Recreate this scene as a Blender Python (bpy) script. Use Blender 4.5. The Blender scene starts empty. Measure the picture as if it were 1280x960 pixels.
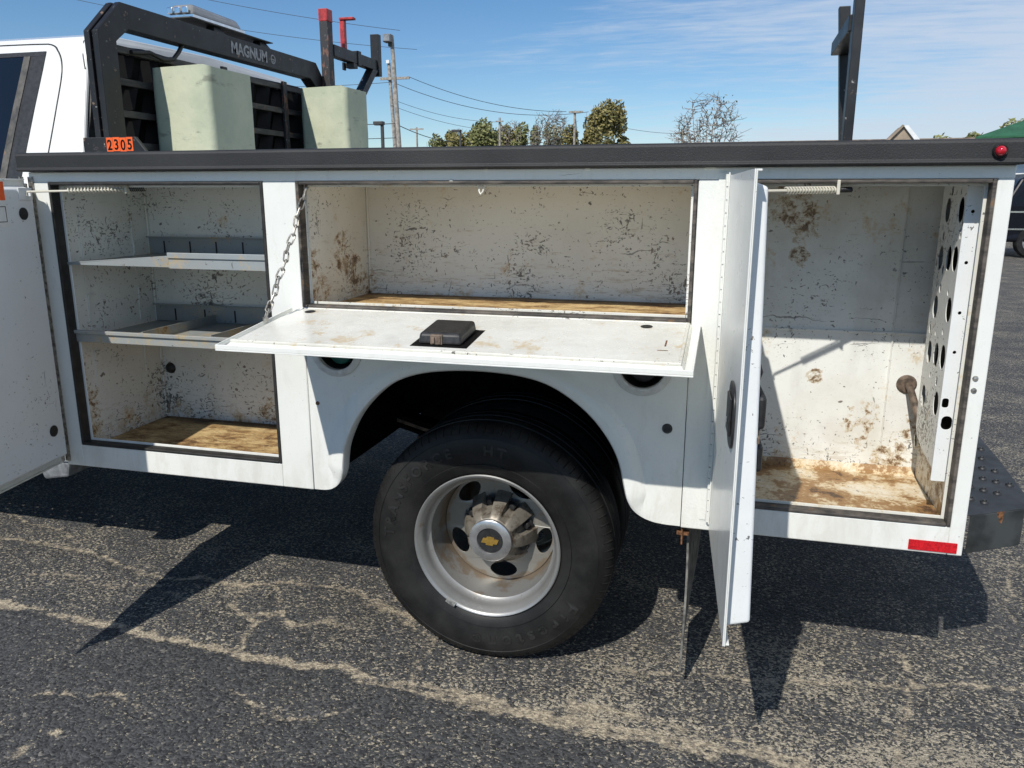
import bpy, bmesh, math, random
from mathutils import Vector, Matrix, noise as mnoise

random.seed(7)
SC = bpy.context.scene
COL = SC.collection
rad = math.radians
PI = math.pi

# ------------------------------------------------------------------ camera
cam_data = bpy.data.cameras.new("camera")
cam = bpy.data.objects.new("camera", cam_data)
COL.objects.link(cam)
cam.location = (-0.641, -2.173, 1.449)
cam.rotation_euler = (rad(90 - 13.49), 0, rad(14.93))
cam_data.sensor_width = 36.0
cam_data.lens = 36.0 * 1000 / 1280
cam_data.clip_start = 0.05
cam_data.clip_end = 6000
SC.camera = cam

# ------------------------------------------------------------------ light
SUN_DIR = Vector((0.23, 1.0, -1.02)).normalized()          # the way the light travels
sun_data = bpy.data.lights.new("sun", 'SUN')
sun_data.energy = 4.2
sun_data.angle = rad(0.53)
sun_data.color = (1.0, 0.955, 0.88)
sun = bpy.data.objects.new("sun", sun_data)
COL.objects.link(sun)
sun.location = (-3, -8, 12)
sun.rotation_euler = SUN_DIR.to_track_quat('-Z', 'Y').to_euler()
SUN_EL = math.asin(-SUN_DIR.z)
SUN_ROT = math.atan2(-SUN_DIR.x, -SUN_DIR.y)

SC.view_settings.view_transform = 'Standard'
SC.view_settings.look = 'None'
SC.view_settings.exposure = 0.04
SC.view_settings.gamma = 1.0
SC.view_settings.use_curve_mapping = False
SC.cycles.use_denoising = True
SC.cycles.max_bounces = 10
SC.cycles.diffuse_bounces = 5


# ------------------------------------------------------------------ node helpers
class NT:
    def __init__(s, nt):
        s.nt = nt

    def n(s, typ, props=None, **ins):
        nd = s.nt.nodes.new(typ)
        for k, v in (props or {}).items():
            setattr(nd, k, v)
        for k, v in ins.items():
            key = int(k[1:]) if k[0] == 'i' and k[1:].isdigit() else k.replace('_', ' ')
            s.set(nd.inputs[key], v)
        return nd

    def set(s, sock, v):
        if isinstance(v, bpy.types.NodeSocket):
            s.nt.links.new(v, sock)
        elif isinstance(v, bpy.types.Node):
            s.nt.links.new(v.outputs[0], sock)
        else:
            if sock.type == 'RGBA' and isinstance(v, (tuple, list)) and len(v) == 3:
                v = (*v, 1)
            sock.default_value = v

    def math(s, op, a, b=0.0, c=None, clamp=False):
        nd = s.nt.nodes.new('ShaderNodeMath')
        nd.operation = op
        nd.use_clamp = clamp
        s.set(nd.inputs[0], a)
        s.set(nd.inputs[1], b)
        if c is not None:
            s.set(nd.inputs[2], c)
        return nd.outputs[0]

    def step(s, x, lo, hi):                                  # smooth 0..1
        nd = s.nt.nodes.new('ShaderNodeMapRange')
        nd.interpolation_type = 'SMOOTHSTEP'
        s.set(nd.inputs['Value'], x)
        s.set(nd.inputs['From Min'], lo)
        s.set(nd.inputs['From Max'], hi)
        return nd.outputs[0]

    def mix(s, f, a, b):
        nd = s.nt.nodes.new('ShaderNodeMix')
        nd.data_type = 'RGBA'
        s.set(nd.inputs[0], f)
        s.set(nd.inputs[6], a)
        s.set(nd.inputs[7], b)
        return nd.outputs[2]

    def mapv(s, vec, scale=(1, 1, 1), rot=(0, 0, 0), loc=(0, 0, 0)):
        nd = s.nt.nodes.new('ShaderNodeMapping')
        s.set(nd.inputs['Vector'], vec)
        nd.inputs['Scale'].default_value = scale
        nd.inputs['Rotation'].default_value = rot
        nd.inputs['Location'].default_value = loc
        return nd.outputs[0]

    def noise(s, vec, scale, detail=3.0, rough=0.5, dist=0.0):
        nd = s.nt.nodes.new('ShaderNodeTexNoise')
        s.set(nd.inputs['Vector'], vec)
        nd.inputs['Scale'].default_value = scale
        nd.inputs['Detail'].default_value = detail
        nd.inputs['Roughness'].default_value = rough
        nd.inputs['Distortion'].default_value = dist
        return nd.outputs[0]

    def voro(s, vec, scale, feature='F1'):
        nd = s.nt.nodes.new('ShaderNodeTexVoronoi')
        nd.feature = feature
        s.set(nd.inputs['Vector'], vec)
        nd.inputs['Scale'].default_value = scale
        return nd

    def bump(s, h, strength=0.3, dist=0.002):
        nd = s.nt.nodes.new('ShaderNodeBump')
        nd.inputs['Strength'].default_value = strength
        nd.inputs['Distance'].default_value = dist
        s.set(nd.inputs['Height'], h)
        return nd.outputs[0]

    def sep(s, vec):
        nd = s.nt.nodes.new('ShaderNodeSeparateXYZ')
        s.set(nd.inputs[0], vec)
        return nd.outputs


def new_mat(name):
    m = bpy.data.materials.new(name)
    m.use_nodes = True
    nt = m.node_tree
    for nd in list(nt.nodes):
        nt.nodes.remove(nd)
    h = NT(nt)
    out = nt.nodes.new('ShaderNodeOutputMaterial')
    bsdf = nt.nodes.new('ShaderNodeBsdfPrincipled')
    nt.links.new(bsdf.outputs[0], out.inputs[0])
    tc = nt.nodes.new('ShaderNodeTexCoord')
    return m, h, bsdf, tc.outputs['Object']


def S(h, bsdf, **kw):
    for k, v in kw.items():
        h.set(bsdf.inputs[k.replace('_', ' ')], v)


def simple(name, col, rough=0.5, metal=0.0, var=0.12, vscale=20.0, bump=0.0, bscale=200.0, bdist=0.001, spec=0.5, coat=0.0):
    m, h, b, co = new_mat(name)
    n = h.noise(co, vscale, 5, 0.6)
    dark = tuple(c * (1 - 2.2 * var) for c in col)
    lite = tuple(min(1, c * (1 + 1.6 * var)) for c in col)
    S(h, b, Base_Color=h.mix(h.step(n, .3, .7), dark, lite), Metallic=metal,
      Roughness=h.math('ADD', h.math('MULTIPLY', h.noise(co, vscale * 2.3, 3), 0.25), rough - 0.12, clamp=True))
    b.inputs['Specular IOR Level'].default_value = spec
    b.inputs['Coat Weight'].default_value = coat
    if bump:
        S(h, b, Normal=h.bump(h.noise(co, bscale, 3), bump, bdist))
    return m


# ------------------------------------------------------------------ materials
def worn_white(name, base=(.80, .81, .79), scuff=1.0, rust=0.0, rough=0.35, dirt=0.15, rust_z=None, orange=0.0, coat=0.0, smear=0.0, grime=0.0, tone=0, spots=()):
    """white enamel on steel: dark scuff flecks, long scratches, chips, rust"""
    m, h, b, co = new_mat(name)
    warp = h.n('ShaderNodeVectorMath', {'operation': 'ADD'})
    nz = h.n('ShaderNodeTexNoise', None, Vector=co, Scale=14.0, Detail=3.0)
    sc = h.n('ShaderNodeVectorMath', {'operation': 'SCALE'}, i0=nz.outputs[1])
    sc.inputs['Scale'].default_value = 0.05
    h.set(warp.inputs[0], co)
    h.set(warp.inputs[1], sc.outputs[0])
    wv = warp.outputs[0]
    col = base
    d1 = h.step(h.noise(co, 2.7, 5, .6), .42, .72)
    col = h.mix(h.math('MULTIPLY', d1, dirt), col, (.42, .38, .30))
    d2 = h.step(h.noise(h.mapv(co, (1, 1, .25)), 9, 4, .6), .5, .8)
    col = h.mix(h.math('MULTIPLY', d2, dirt * .8), col, (.36, .34, .30))
    if smear:                                                # long rubbed marks left by tools
        zq = h.math('SUBTRACT', 1.0, h.step(h.sep(co)[2], smear[1], smear[2]))
        sm = h.noise(h.mapv(co, (1.1, 1.1, 7), (0, rad(2), 0)), 9, 7, .74)
        sm = h.math('ADD', sm, h.math('MULTIPLY', zq, .10))
        col = h.mix(h.math('MULTIPLY', h.step(sm, .60, .74), smear[0] * .7), col, (.40, .31, .18))
        sk = h.noise(h.mapv(co, (2.2, 2.2, 20), (0, rad(-4), 0), (3, 3, 1)), 8, 7, .76)
        sk = h.math('ADD', sk, h.math('MULTIPLY', zq, .07))
        col = h.mix(h.math('MULTIPLY', h.step(sk, .64, .70), smear[0]), col, (.16, .145, .13))
    if grime:                                                # road film and run marks low on the panels
        gz = h.math('SUBTRACT', 1.0, h.step(h.sep(co)[2], .50, .80))
        gr = h.noise(h.mapv(wv, (2.4, 2.4, .35)), 11, 5, .65)
        col = h.mix(h.math('MULTIPLY', h.step(h.math('ADD', gr, h.math('MULTIPLY', gz, .16)), .52, .80), grime), col, (.42, .37, .28))
    fine = h.noise(co, 160, 3, .6)
    col = h.mix(h.math('MULTIPLY', h.step(fine, .55, .8), .12 + .2 * dirt), col, (.3, .29, .26))
    if scuff > 0:
        up = .058 * max(0.0, 1 - scuff)
        clus = h.step(h.noise(co, 4.2, 4, .62), .36, .74)
        clus = h.math('ADD', h.math('MULTIPLY', clus, .125 * scuff), .000 * scuff)
        if smear:
            low = h.math('SUBTRACT', 1.0, h.step(h.sep(co)[2], smear[1], smear[2] + .08))
            clus = h.math('ADD', h.math('SUBTRACT', clus, .012), h.math('MULTIPLY', low, .034))
        a = h.noise(h.mapv(wv, (.55, .55, 1.2), (0, rad(14), 0)), 108, 4, .68)
        m1 = h.step(h.math('ADD', a, clus), .668 + up, .686 + up)
        c = h.noise(h.mapv(wv, (1.1, 1.1, .5), (0, rad(-25), 0), (3, 1, 7)), 76, 4, .66)
        m2 = h.step(h.math('ADD', c, clus), .688 + up, .706 + up)
        s1 = h.noise(h.mapv(wv, (3.0, 3.0, 120), (0, rad(3), 0)), 1.0, 2, .5)
        m3 = h.step(h.math('ADD', s1, h.math('MULTIPLY', clus, .8)), .762 + up, .782 + up)
        s2 = h.noise(h.mapv(wv, (90, 90, 4), (0, rad(38), 0)), 1.0, 2, .5)
        m4 = h.step(h.math('ADD', s2, h.math('MULTIPLY', clus, .7)), .765 + up, .785 + up)
        v = h.voro(h.mapv(wv, (.7, .7, 1)), 42)
        vr = h.sep(v.outputs['Color'])[0]
        rsz = h.math('MULTIPLY', h.math('SUBTRACT', vr, 1.0 - .20 * scuff), .95)
        m5 = h.step(h.math('SUBTRACT', rsz, v.outputs['Distance']), 0.0, .03)
        mk = h.math('MAXIMUM', h.math('MAXIMUM', m1, m2), h.math('MAXIMUM', h.math('MULTIPLY', m3, .75), h.math('MULTIPLY', m4, .7)))
        mk = h.math('MAXIMUM', mk, m5)
        mc = h.mix(h.step(h.noise(co, 19, 2), .45, .6), (.028, .027, .026), (.12, .085, .05))
        col = h.mix(h.math('MULTIPLY', mk, .84), col, mc)
    if rust > 0:
        r = h.noise(h.mapv(co, (1, 1, .8)), 7.5, 7, .68)
        add = .12 * rust
        if rust_z:
            z = h.sep(co)[2]
            g = h.math('SUBTRACT', 1.0, h.step(z, rust_z[0], rust_z[1]))
            add = h.math('ADD', h.math('MULTIPLY', g, .26 * rust), .035 * rust)
        rr = h.math('ADD', h.math('ADD', r, add), h.math('MULTIPLY', h.math('SUBTRACT', h.noise(co, 85, 4, .7), .5), .30))
        t1 = .07 * tone
        col = h.mix(h.math('MULTIPLY', h.step(rr, .62, .74), .62), col, (.56, .40, .18))
        col = h.mix(h.math('MULTIPLY', h.step(rr, .72 + t1, .80 + t1), .9), col, (.27, .135, .04))
        col = h.mix(h.step(rr, .84 + t1, .92 + t1), col, (.08, .04, .02))
    if spots:                                                # single rust blooms where the enamel is gone
        nn = h.math('MULTIPLY', h.math('SUBTRACT', h.noise(h.mapv(wv, (1, 1, 1.25), (0, rad(20), 0)), 26, 8, .76), .52), 4.2)
        tot = None
        for (sx, sy, sz, sr) in spots:
            ln = h.n('ShaderNodeVectorMath', {'operation': 'DISTANCE'}, i0=co, i1=(sx, sy, sz)).outputs['Value']
            q = h.math('SUBTRACT', 1.0, h.math('DIVIDE', ln, sr))
            tot = q if tot is None else h.math('MAXIMUM', tot, q)
        tot = h.math('ADD', h.math('MINIMUM', h.math('MULTIPLY', tot, 1.3), .30), nn)
        near = h.step(tot, .05, .30)
        col = h.mix(h.math('MULTIPLY', near, .6), col, (.46, .34, .18))
        col = h.mix(h.math('MULTIPLY', h.step(tot, .36, .52), .88), col, (.17, .095, .042))
        col = h.mix(h.math('MULTIPLY', h.step(tot, .62, .85), .8), col, (.07, .04, .025))
    S(h, b, Base_Color=col, Roughness=h.math('ADD', h.math('MULTIPLY', h.noise(co, 30, 4), .3), rough - .12, clamp=True))
    b.inputs['Coat Weight'].default_value = coat
    b.inputs['Coat Roughness'].default_value = .12
    hh = h.noise(co, 7, 2)
    if orange:
        hh = h.math('ADD', h.math('MULTIPLY', hh, 1.5), h.noise(co, 170, 2))
        S(h, b, Normal=h.bump(hh, orange, .002))
    else:
        S(h, b, Normal=h.bump(hh, .22, .012))
    return m


M = {}
RSP = [(-.205, .46, .748, .05), (-.19, .46, .67, .032), (-.471, .46, 1.406, .08), (-.42, .46, 1.36, .06), (-.352, .46, .882, .026), (-.425, .46, 1.257, .035), (-.174, .46, .798, .02), (-.10, .46, .62, .07), (-.03, .30, .64, .11), (-.03, .14, .62, .08), (-.03, .40, .72, .08)]
LSP = [(-2.30, .46, .63, .05), (-2.775, .08, .73, .05), (-2.775, .08, .66, .05)]
MSP = [(-1.868, .06, 1.23, .05), (-1.868, .25, 1.26, .07), (-1.868, .34, 1.19, .07), (-1.868, .10, 1.15, .06), (-1.868, .42, 1.13, .06)]
M['white'] = worn_white('exterior_white_paint', (.80, .81, .77), scuff=.15, dirt=.10, rough=.3, coat=.25, grime=.22)
M['white_rough'] = worn_white('textured_white_paint', (.78, .79, .75), scuff=.12, dirt=.12, rough=.4, orange=.35, grime=.2)
M['white_door'] = worn_white('door_inner_white_paint', (.76, .785, .79), scuff=.62, dirt=.10, rough=.32)
M['white_lid'] = worn_white('drop_door_white_paint', (.80, .80, .74), scuff=.25, rust=.55, dirt=.28, rough=.22, tone=2, spots=())
M['white_left'] = worn_white('left_box_white_paint', (.82, .83, .79), scuff=1.2, rust=.45, dirt=.2, rough=.45, rust_z=(.56, .80), smear=(.45, .56, .9), spots=LSP)
M['white_mid'] = worn_white('middle_box_white_paint', (.81, .815, .77), scuff=1.02, rust=.28, dirt=.2, rough=.4, rust_z=(1.06, 1.2), smear=(.75, 1.08, 1.36), spots=MSP)
M['white_right'] = worn_white('right_box_white_paint', (.80, .81, .77), scuff=.85, rust=.8, dirt=.45, rough=.42, rust_z=(.50, .72), smear=(.5, .56, .80), spots=RSP)
M['white_floor'] = worn_white('right_floor_white_paint', (.74, .68, .56), scuff=.95, rust=2.2, dirt=.7, rough=.5)
M['cab_white'] = worn_white('cab_white_paint', (.80, .81, .79), scuff=0, dirt=.03, rough=.16, coat=.6)
M['trim_white'] = worn_white('lip_white_paint', (.72, .71, .64), scuff=.8, rust=.55, dirt=.3, rough=.45)
M['cream'] = worn_white('spring_cream_paint', (.66, .63, .52), scuff=.3, dirt=.5, rough=.5)
M['galv'] = worn_white('galvanised_steel', (.33, .365, .375), scuff=.6, rust=.8, dirt=.65, rough=.45)
M['galv'].node_tree.nodes['Principled BSDF'].inputs['Metallic'].default_value = .25


def liner_mat():
    m, h, b, co = new_mat('black_bed_liner_coating')
    n = h.noise(co, 260, 3, .6)
    d = h.step(h.noise(co, 3, 5, .6), .35, .75)
    col = h.mix(d, (.014, .0145, .0155), (.028, .0285, .029))
    col = h.mix(h.math('MULTIPLY', h.step(n, .58, .72), .3), col, (.07, .07, .07))
    S(h, b, Base_Color=col, Roughness=.62, Normal=h.bump(n, .5, .002))
    return m


M['liner'] = liner_mat()
M['seal'] = simple('black_rubber_seal', (.022, .021, .020), .55, var=.25, vscale=25)


def dusty_seal():
    m, h, b, co = new_mat('dusty_rubber_seal')
    n = h.noise(h.mapv(co, (1, 1, 4)), 14, 5, .65)
    c = h.mix(h.step(n, .35, .7), (.035, .032, .030), (.14, .12, .10))
    c = h.mix(h.step(h.noise(co, 20, 4, .6), .62, .75), c, (.25, .13, .05))
    S(h, b, Base_Color=c, Roughness=.7)
    return m


M['seal_dusty'] = dusty_seal()
M['black'] = simple('black_plastic', (.022, .022, .023), .42, var=.2, vscale=60, bump=.15, bscale=300)
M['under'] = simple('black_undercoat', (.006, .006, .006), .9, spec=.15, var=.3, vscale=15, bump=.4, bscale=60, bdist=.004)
M['old_pipe'] = simple('dirty_brown_pipe', (.13, .095, .07), .6, var=.3, vscale=40)
M['rust'] = simple('rusty_steel', (.17, .075, .03), .8, var=.35, vscale=90, bump=.4, bscale=200)
M['chrome'] = simple('chrome', (.72, .73, .74), .16, metal=1.0, var=.06, vscale=30)
M['zinc'] = simple('zinc_plated_steel', (.42, .40, .36), .42, metal=.85, var=.25, vscale=70)
M['gold'] = simple('gold_emblem', (.70, .44, .10), .32, metal=.8, var=.08, vscale=90)
M['orange'] = simple('orange_sticker', (.90, .13, .02), .5, var=.06, vscale=60)
M['ink'] = simple('black_print', (.008, .008, .008), .6, var=.1, spec=.12)
M['red_tape'] = simple('red_reflective_tape', (.56, .012, .02), .28, var=.14, vscale=150)
M['red_lens'] = simple('red_lens', (.50, .008, .02), .08, var=.05, coat=.8)
M['grey_letter'] = simple('grey_lettering', (.34, .34, .34), .5, var=.2, vscale=60)
M['green_cap'] = simple('green_fuel_cap', (.012, .10, .08), .4, var=.2)
M['pvc'] = simple('cup_ring_plastic', (.62, .62, .60), .4, var=.08, vscale=30)
M['sticker_white'] = simple('sticker_white', (.75, .75, .72), .5, var=.05)
M['lens'] = simple('clear_grey_lens', (.26, .265, .265), .12, var=.12, vscale=9, coat=.6)
M['red_paint'] = simple('red_paint', (.42, .035, .035), .45, var=.2, vscale=40)


def rack_mat():
    m, h, b, co = new_mat('chipped_black_rack_paint')
    n = h.noise(co, 22, 7, .7)
    c = h.mix(h.step(h.noise(co, 5, 4), .35, .7), (.007, .0075, .009), (.018, .0185, .020))
    c = h.mix(h.step(n, .63, .66), c, (.20, .13, .09))
    c = h.mix(h.step(h.noise(co, 40, 5, .72), .655, .68), c, (.32, .31, .29))
    S(h, b, Base_Color=c, Roughness=h.math('ADD', h.math('MULTIPLY', n, .4), .25), Normal=h.bump(n, .15, .002))
    return m


M['rack'] = rack_mat()


def rack_worn():
    m, h, b, co = new_mat('scraped_black_rack_paint')
    n = h.noise(h.mapv(co, (1, 1, .35)), 45, 6, .7)
    c = h.mix(h.step(n, .55, .60), (.03, .03, .032), (.20, .09, .06))
    c = h.mix(h.step(h.noise(h.mapv(co, (1, 1, .5), (0, 0, 0), (4, 0, 2)), 70, 5, .7), .62, .66), c, (.33, .31, .29))
    S(h, b, Base_Color=c, Roughness=.55, Normal=h.bump(n, .2, .002))
    return m


M['rack_worn'] = rack_worn()


def slat_mat():
    m, h, b, co = new_mat('weathered_grey_slat')
    n = h.noise(h.mapv(co, (1, .2, 1)), 26, 6, .65)
    c = h.mix(h.step(n, .3, .7), (.035, .035, .034), (.12, .112, .10))
    c = h.mix(h.step(h.noise(co, 16, 4), .6, .72), c, (.22, .13, .08))
    S(h, b, Base_Color=c, Roughness=.7)
    return m


M['slat'] = slat_mat()


def ply_mat():
    m, h, b, co = new_mat('stained_plywood')
    g = h.noise(h.mapv(co, (3, 11, 8), (0, 0, rad(4))), 2.2, 6, .68, .8)
    c = h.mix(h.step(g, .34, .62), (.40, .26, .11), (.66, .49, .24))
    s = h.noise(h.mapv(co, (1, 1.8, 1)), 8, 8, .74)
    c = h.mix(h.math('MULTIPLY', h.step(s, .44, .58), .85), c, (.27, .145, .05))
    c = h.mix(h.math('MULTIPLY', h.step(s, .54, .64), .9), c, (.085, .042, .018))
    f = h.noise(h.mapv(co, (.8, 2.2, 1)), 48, 5, .74)
    c = h.mix(h.math('MULTIPLY', h.step(f, .54, .62), .75), c, (.13, .075, .03))
    c = h.mix(h.math('MULTIPLY', h.step(h.noise(co, 75, 4, .7), .60, .68), .6), c, (.72, .60, .38))
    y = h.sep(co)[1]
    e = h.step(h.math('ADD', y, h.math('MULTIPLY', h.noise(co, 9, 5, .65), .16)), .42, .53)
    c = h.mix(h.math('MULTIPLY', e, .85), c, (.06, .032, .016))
    S(h, b, Base_Color=c, Roughness=.75, Normal=h.bump(h.math('ADD', g, f), .35, .003))
    return m


M['ply'] = ply_mat()


def tire_mat():
    m, h, b, co = new_mat('tyre_rubber')
    n = h.noise(co, 8, 5, .6)
    c = h.mix(h.step(n, .35, .7), (.008, .008, .008), (.020, .0195, .0185))
    c = h.mix(h.math('MULTIPLY', h.step(h.noise(co, 120, 4, .7), .6, .75), .4), c, (.06, .057, .05))
    S(h, b, Base_Color=c, Roughness=h.math('ADD', h.math('MULTIPLY', n, .3), .36), Normal=h.bump(h.noise(co, 240, 2), .2, .001))
    b.inputs['Specular IOR Level'].default_value = .32
    return m


M['tire'] = tire_mat()
M['tire_letter'] = simple('raised_tyre_letter', (.019, .0185, .018), .42, var=.2, vscale=60)


def rim_mat():
    m, h, b, co = new_mat('silver_wheel_paint')
    r = h.n('ShaderNodeVectorMath', {'operation': 'LENGTH'}, i0=h.mapv(co, (1, 0, 1), (0, 0, 0), (1.305, 0, -.388))).outputs['Value']
    n = h.noise(co, 16, 6, .65)
    c = h.mix(h.step(h.noise(co, 6, 4), .35, .7), (.27, .275, .27), (.36, .36, .355))
    inner = h.math('SUBTRACT', 1.0, h.step(r, .17, .205))
    c = h.mix(h.math('MULTIPLY', inner, .55), c, (.30, .275, .22))
    edge = h.math('MULTIPLY', h.step(r, .160, .186), h.math('SUBTRACT', 1.0, h.step(r, .188, .205)))
    c = h.mix(h.math('MULTIPLY', h.step(h.math('ADD', n, h.math('MULTIPLY', edge, .22)), .60, .74), .75), c, (.25, .185, .12))
    c = h.mix(h.math('MULTIPLY', h.step(h.noise(co, 90, 4, .7), .63, .7), .5), c, (.16, .14, .11))
    S(h, b, Base_Color=c, Metallic=.55, Roughness=.40)
    return m


M['rim'] = rim_mat()


def hub_mat():
    m, h, b, co = new_mat('dirty_chrome_hub')
    n = h.noise(co, 28, 5, .65)
    c = h.mix(h.step(n, .45, .7), (.27, .245, .205), (.085, .062, .042))
    S(h, b, Base_Color=c, Metallic=.5, Roughness=h.math('ADD', h.math('MULTIPLY', n, .3), .38))
    return m


M['hub'] = hub_mat()


def green_tub():
    m, h, b, co = new_mat('pale_green_fibreglass')
    n = h.noise(co, 6, 6, .6)
    c = h.mix(h.step(n, .3, .72), (.43, .48, .35), (.57, .59, .43))
    c = h.mix(h.math('MULTIPLY', h.step(h.noise(h.mapv(co, (1, 1, .4)), 11, 6, .7), .55, .75), .5), c, (.52, .50, .33))
    st = h.noise(h.mapv(co, (1, .6, 2.2)), 9, 5, .6)
    c = h.mix(h.math('MULTIPLY', h.step(st, .60, .70), .6), c, (.16, .16, .13))
    c = h.mix(h.math('MULTIPLY', h.step(h.noise(co, 50, 5, .75), .58, .70), .3), c, (.27, .29, .22))
    S(h, b, Base_Color=c, Roughness=.62, Normal=h.bump(h.noise(co, 24, 5, .6), .3, .006))
    return m


M['tub'] = green_tub()


def glass_mat():
    m, h, b, co = new_mat('dark_tinted_glass')
    S(h, b, Base_Color=(.006, .007, .009), Roughness=.04)
    b.inputs['Coat Weight'].default_value = .4
    return m


M['glass'] = glass_mat()


def asphalt_mat():
    m, h, b, co = new_mat('aged_asphalt')
    at = h.n('ShaderNodeAttribute', {'attribute_name': 'crack'}).outputs['Fac']
    sd = h.n('ShaderNodeAttribute', {'attribute_name': 'sand'}).outputs['Fac']
    nz = h.n('ShaderNodeTexNoise', None, Vector=co, Scale=45.0, Detail=2.0)
    sc = h.n('ShaderNodeVectorMath', {'operation': 'SCALE'}, i0=nz.outputs[1])
    sc.inputs['Scale'].default_value = .018
    wv = h.n('ShaderNodeVectorMath', {'operation': 'ADD'}, i0=co, i1=sc.outputs[0]).outputs[0]
    patch = h.noise(co, 2.6, 6, .66)
    patch2 = h.noise(co, .35, 3, .5)
    v = h.voro(wv, 120)
    vd, vc = v.outputs['Distance'], h.sep(v.outputs['Color'])
    stone = h.mix(vc[0], (.022, .023, .025), (.088, .089, .090))
    stone = h.mix(h.math('MULTIPLY', h.step(vc[1], .93, .99), .6), stone, (.26, .24, .21))
    # sand lying in the pits between the stones
    pit = h.noise(h.mapv(wv, (.8, 1.2, 1), (0, 0, rad(20))), 100, 4, .7)
    thr = h.math('ADD', h.math('MULTIPLY', patch, .40), h.math('MULTIPLY', sd, .15))
    thr = h.math('ADD', thr, h.math('MULTIPLY', patch2, .06))
    cellr = h.math('MULTIPLY', h.math('SUBTRACT', vc[2], .5), .17)
    fine = h.sep(h.voro(co, 230).outputs['Color'])[0]
    mk = h.step(h.math('ADD', h.math('ADD', pit, cellr), thr), .862, .888)
    mk = h.math('MAXIMUM', mk, h.math('MULTIPLY', h.step(h.math('ADD', h.math('MULTIPLY', fine, .30), thr), .615, .64), .75))
    grain = h.noise(co, 420, 2, .6)
    sand = h.mix(h.step(grain, .3, .7), (.22, .195, .15), (.52, .46, .35))
    col = h.mix(mk, stone, sand)
    # seams and cracks filled with sand: attribute = metres from the crack's edge
    jag = h.math('MULTIPLY', h.math('SUBTRACT', h.noise(co, 26, 7, .78), .5), .10)
    ck = h.math('SUBTRACT', 1.0, h.step(h.math('ADD', at, jag), -.008, .006))
    ckd = h.mix(h.step(h.noise(co, 70, 4, .7), .42, .58), (.54, .46, .33), (.26, .22, .165))
    col = h.mix(h.math('MULTIPLY', ck, .9), col, ckd)
    # faint oil stains
    oil = h.step(h.noise(co, 1.3, 5, .62), .54, .70)
    col = h.mix(h.math('MULTIPLY', oil, .35), col, (.03, .03, .03))
    hgt = h.math('ADD', h.math('MULTIPLY', h.math('SUBTRACT', 1.0, vd), .8), h.math('MULTIPLY', mk, -.35))
    hgt = h.math('ADD', hgt, h.math('MULTIPLY', grain, .15))
    S(h, b, Base_Color=col, Roughness=.82, Normal=h.bump(hgt, .75, .006))
    b.inputs['Specular IOR Level'].default_value = .35
    return m


M['asphalt'] = asphalt_mat()


def leaf_mat(name, c1, c2):
    m, h, b, co = new_mat(name)
    rnd = h.n('ShaderNodeNewGeometry').outputs['Random Per Island']
    S(h, b, Base_Color=h.mix(rnd, c1, c2), Roughness=.6)
    return m


M['leaf_green'] = leaf_mat('green_leaves', (.10, .115, .04), (.26, .26, .095))
M['leaf_olive'] = leaf_mat('olive_autumn_leaves', (.10, .10, .03), (.28, .235, .085))
M['leaf_brown'] = leaf_mat('brown_autumn_leaves', (.10, .055, .03), (.20, .12, .06))
M['leaf_pale'] = leaf_mat('pale_sparse_leaves', (.15, .15, .08), (.30, .27, .16))
M['bark'] = simple('grey_bark', (.24, .21, .18), .85, var=.25, vscale=8)
M['pole_wood'] = simple('weathered_pole_wood', (.34, .31, .27), .85, var=.2, vscale=6)
M['pole_dark'] = simple('dark_lamp_metal', (.05, .05, .05), .5, var=.15)
M['wire'] = simple('black_cable', (.05, .055, .065), .6, var=.1)
M['roof_brown'] = simple('brown_shingle_roof', (.20, .155, .12), .85, var=.2, vscale=3)
M['roof_green'] = simple('green_metal_roof', (.020, .105, .045), .45, var=.12, vscale=3)
M['siding'] = simple('tan_siding', (.34, .27, .20), .7, var=.1, vscale=2)
M['trim'] = simple('white_trim_board', (.78, .79, .79), .5, var=.05, vscale=4)
M['navy'] = simple('dark_navy_car_paint', (.006, .007, .011), .3, var=.1, spec=.25)
M['alloy'] = simple('alloy_wheel', (.5, .5, .5), .3, metal=.8, var=.1)
M['grey_step'] = simple('grey_step_plastic', (.17, .18, .19), .55, var=.2, vscale=30)
M['bumper'] = simple('black_step_bumper_paint', (.016, .017, .019), .5, var=.25, vscale=12, bump=.2, bscale=150)
M['bumper_face'] = simple('lit_bumper_paint', (.040, .045, .046), .5, var=.25, vscale=12)  # bumper black lightened in the colour for the sunlit end face
M['flap'] = simple('dusty_mud_flap_rubber', (.13, .125, .11), .6, var=.35, vscale=25)


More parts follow.
